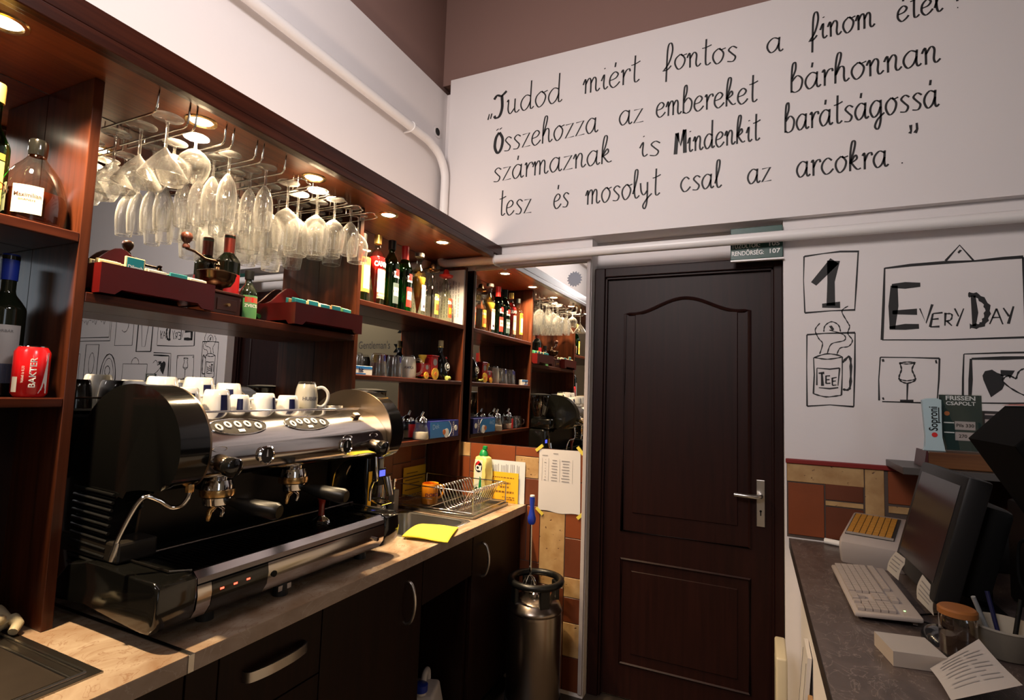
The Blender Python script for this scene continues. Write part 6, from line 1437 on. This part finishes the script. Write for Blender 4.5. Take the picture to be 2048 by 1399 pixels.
for nm, Q4 in NOTES:
    c0 = Vector(Q4[3])
    nn = thing('sticky_note', 'cream handwritten sticky note on the %s lower edge of the till monitor' % nm, 'note', c0, 0, 'notes on the till monitor')
    a_, b_, c_, d_ = (Vector(p) - c0 for p in Q4)
    obj('page', sheet(d_, c_, b_, a_, 6, lambda u_, v_: (-.006 * math.sin(PI * v_), -.004 * math.sin(PI * u_), 0)), plain('note_cream', (.40, .36, .31), .7), nn, 60)
    b = bmesh.new()
    for k in range(4):
        v0 = .80 - k * .17
        p_ = [d_ * (1 - u) * (1 - v) + c_ * u * (1 - v) + b_ * u * v + a_ * (1 - u) * v + Vector((-.006 * math.sin(PI * v) - .0012, -.004 * math.sin(PI * u) - .0012, 0)) for u, v in ((.12, v0), (.5, v0), (.5, v0 + .05), (.12, v0 + .05))]
        merge(b, quad(*p_))
        p_ = [d_ * (1 - u) * (1 - v) + c_ * u * (1 - v) + b_ * u * v + a_ * (1 - u) * v + Vector((-.006 * math.sin(PI * v) - .0012, -.004 * math.sin(PI * u) - .0012, 0)) for u, v in ((.5, v0), (.86 - .1 * (k % 2), v0), (.86 - .1 * (k % 2), v0 + .05), (.5, v0 + .05))]
        merge(b, quad(*p_))
    obj('handwriting', b, plain('pencil_grey', (.20, .18, .17), .7), nn)
mu = thing('computer_mouse', 'dark computer mouse beside the paper block', 'mouse', (0.40, 1.69, ZB))
bb = bmesh.new(); bmesh.ops.create_uvsphere(bb, u_segments=24, v_segments=14, radius=1)
for v in list(bb.verts):
    if v.co.z < -.001: v.co.z = 0
for v in bb.verts: v.co = Vector((v.co.x * .036, v.co.y * .055, v.co.z * .034 + .0006))
obj('shell', bb, plain('mouse_black', (.010, .012, .016), .15, coat=.5), mu, 60)
obj('cable', tube([(0.0, .05, .012), (.01, .09, .006), (-.03, .12, .005), (0.0, .16, .005), (.06, .2, .005)], .0022, 6, 4), BLACKM, mu, 60)
# paper block, jar, basket, slip
pbk = thing('paper_block', 'thick block of white note paper on the bar in front of the keyboard', 'paper block', (0.308, 1.535, ZB), .18)
obj('pages', box(-.052, .052, -.052, .052, .0006, .032), plain('block_paper', (.44, .37, .32), .7), pbk)
obj('top_page', box(-.052, .052, -.052, .052, .0321, .0326), plain('page_white', (.44, .41, .40), .7), pbk)
jr = thing('lidded_jar', 'glass jar with orange-brown lid behind the white paper slip', 'jar', (0.418, 1.615, ZB))
obj('glass', lathe([(0, .0006), (.034, .0006), (.036, .004), (.036, .085), (.033, .092)], 26), thin_glass('jar_glass', (.75, .70, .66), .10, .7, 1.8), jr, 60)
obj('contents', lathe([(0, .004), (.033, .005), (.033, .045), (0, .047)], 22), plain('jar_fill', (.06, .035, .025), .6), jr, 50)
obj('lid', lathe([(.034, .0925), (.038, .0925), (.038, .104), (.034, .108), (0, .109)], 28), plain('lid_orange', (.33, .12, .03), .45), jr, 40)
bk = thing('pen_basket', 'pale round basket holding pens at the right end of the bar', 'basket', (0.520, 1.675, ZB))
obj('bowl', lathe([(0, .0006), (.048, .0006), (.054, .004), (.066, .062), (.070, .067), (.067, .071), (.062, .065), (.050, .008), (0, .006)], 30), plain('basket_cream', (.32, .29, .24), .6), bk, 50)
for k, (x, y, dx, dy, m, nm) in enumerate(((.02, -.01, .03, .02, BLACKM, 'black'), (-.03, -.02, -.055, -.015, plain('pen_grey', (.28, .30, .32), .3), 'grey'), (.0, .02, -.02, .04, NAVY, 'navy blue'))):
    pe = thing('pen', '%s pen standing in the pale basket' % nm, 'pen', (0.520 + x * .6, 1.675 + y * .6, ZB + .008), 0, 'pens in the basket')
    obj('barrel', tube([(0, 0, 0), (dx * .8, dy * .8, .12)], .005, 8), m, pe, 60)
sl = thing('receipt_slip', 'large curled white printed slip lying at the front of the bar', 'slip', (0.40, 1.48, ZB))
A, B, Cc, D_ = (Vector(p) - Vector((0.40, 1.48, ZB)) for p in ((0.436, 1.545, ZB + .068), (0.331, 1.473, ZB + .012), (0.338, 1.36, ZB + .003), (0.45, 1.37, ZB + .055)))
obj('page', sheet(B, Cc, D_, A, 12, lambda u, v: (0, 0, .010 * math.sin(PI * u) * math.sin(PI * v + .4))), plain('slip_white', (.44, .42, .43), .7), sl, 60)
b = bmesh.new(); 
def bil(u, v): return B * (1 - u) * (1 - v) + Cc * u * (1 - v) + D_ * u * v + A * (1 - u) * v + Vector((0, 0, .010 * math.sin(PI * u) * math.sin(PI * v + .4) + .0012))
for k in range(9):
    u = .10 + k * .085
    for (v0, v1) in ((.12, .5), (.56, .86)) if k % 3 else ((.2, .7),):
        for q_ in range(4):
            a, c = v0 + (v1 - v0) * q_ / 4, v0 + (v1 - v0) * (q_ + 1) / 4
            merge(b, quad(bil(u, a), bil(u + .022, a), bil(u + .022, c), bil(u, c)))
obj('printed_lines', b, plain('faded_print', (.36, .34, .35), .7), sl)
# black appliance with orange edge, machine behind it
bx = thing('black_speaker', 'big black tilted box with orange-red edge at the right edge of the bar', 'speaker', (0.68, 1.48, ZB))
P0 = Vector((.449, 0, 1.387)); d1 = Vector((.66, 0, .75)).normalized(); d2 = Vector((.36, 0, -.93)).normalized()
def pp_(a, c): v = P0 + d1 * a + d2 * c; return (v.x, v.z)
wpart(bx, 'cabinet', prism([pp_(0, 0), pp_(.105, 0), (.66, 1.470), (.80, 1.36), (.80, 1.08), pp_(0.05, .30)], 1.36, 1.62, 'Y', .004, 2), plain('speaker_black', (.003, .003, .003), .8, spec=.08))
q0 = pp_(.105, 0)
wpart(bx, 'orange_edge', prism([(q0[0] - .004, q0[1] + .001), (q0[0] + .012, q0[1] + .004), (.66, 1.480), (.66, 1.471)], 1.355, 1.625, 'Y'), plain('orange_red_trim', (.45, .05, .015), .4))
wpart(bx, 'orange_edge', prism([(q0[0] + .016, q0[1] - .004), (.62, 1.39), (.64, 1.395), (q0[0] + .032, q0[1] - .001)], 1.352, 1.3595, 'Y'), MATS['orange_red_trim'])
wpart(bx, 'stand', box(.62, .78, 1.40, 1.60, ZB + .0006, 1.10, .004), BLACKM)
pc = thing('till_printer', 'black till computer in the shadow behind the monitor', 'computer', (0.83, 1.95, ZB))
obj('case', box(-.14, .14, -.22, .22, .0006, .30, .01), BLACKM, pc, 40)
obj('cable', tube([(-.14, -.1, .2), (-.18, -.12, .23), (-.20, -.05, .22), (-.18, .02, .1), (-.14, .05, .05)], .004, 7, 5), BLACKR, pc, 60)
# boards leaning against the bar side
lb = thing('leaning_frame', 'white framed board leaning against the bar base, low beside the door', 'frame', (0.10, 2.05, 0.0))
b = prism([(-.012, .0006), (.0, .0006), (.050, .640), (.038, .640)], -.02, .14, 'Y'); obj('board', b, PAPER, lb)
b = prism([(-.0135, .012), (-.0125, .012), (.0345, .615), (.0335, .615)], -.005, -.002, 'Y'); prism([(-.0135, .012), (-.0125, .012), (.0345, .615), (.0335, .615)], .122, .125, 'Y', bm=b); obj('printed_border', b, GREYINK, lb)
lb2 = thing('cream_panel', 'cream plastic casing standing on the floor by the door, left of the white frame', 'casing', (0.075, 2.30, 0.0))
obj('shell', box(-.025, .012, -.10, .10, .0006, .55, .008, 3), plain('cream_plastic', (.62, .55, .40), .4), lb2, 40)
obj('groove', box(-.0262, -.0248, -.06, .06, .08, .50), plain('groove_grey', (.3, .27, .2), .6), lb2)
lb3 = thing('cardboard_box', 'brown cardboard piece in front of the white frame by the bar', 'cardboard', (0.115, 1.86, 0.0))
b = prism([(-.012, .0006), (.0, .0006), (.030, .56), (.018, .56)], -.06, .10, 'Y'); obj('panel', b, plain('cardboard', (.36, .20, .085), .8), lb3)
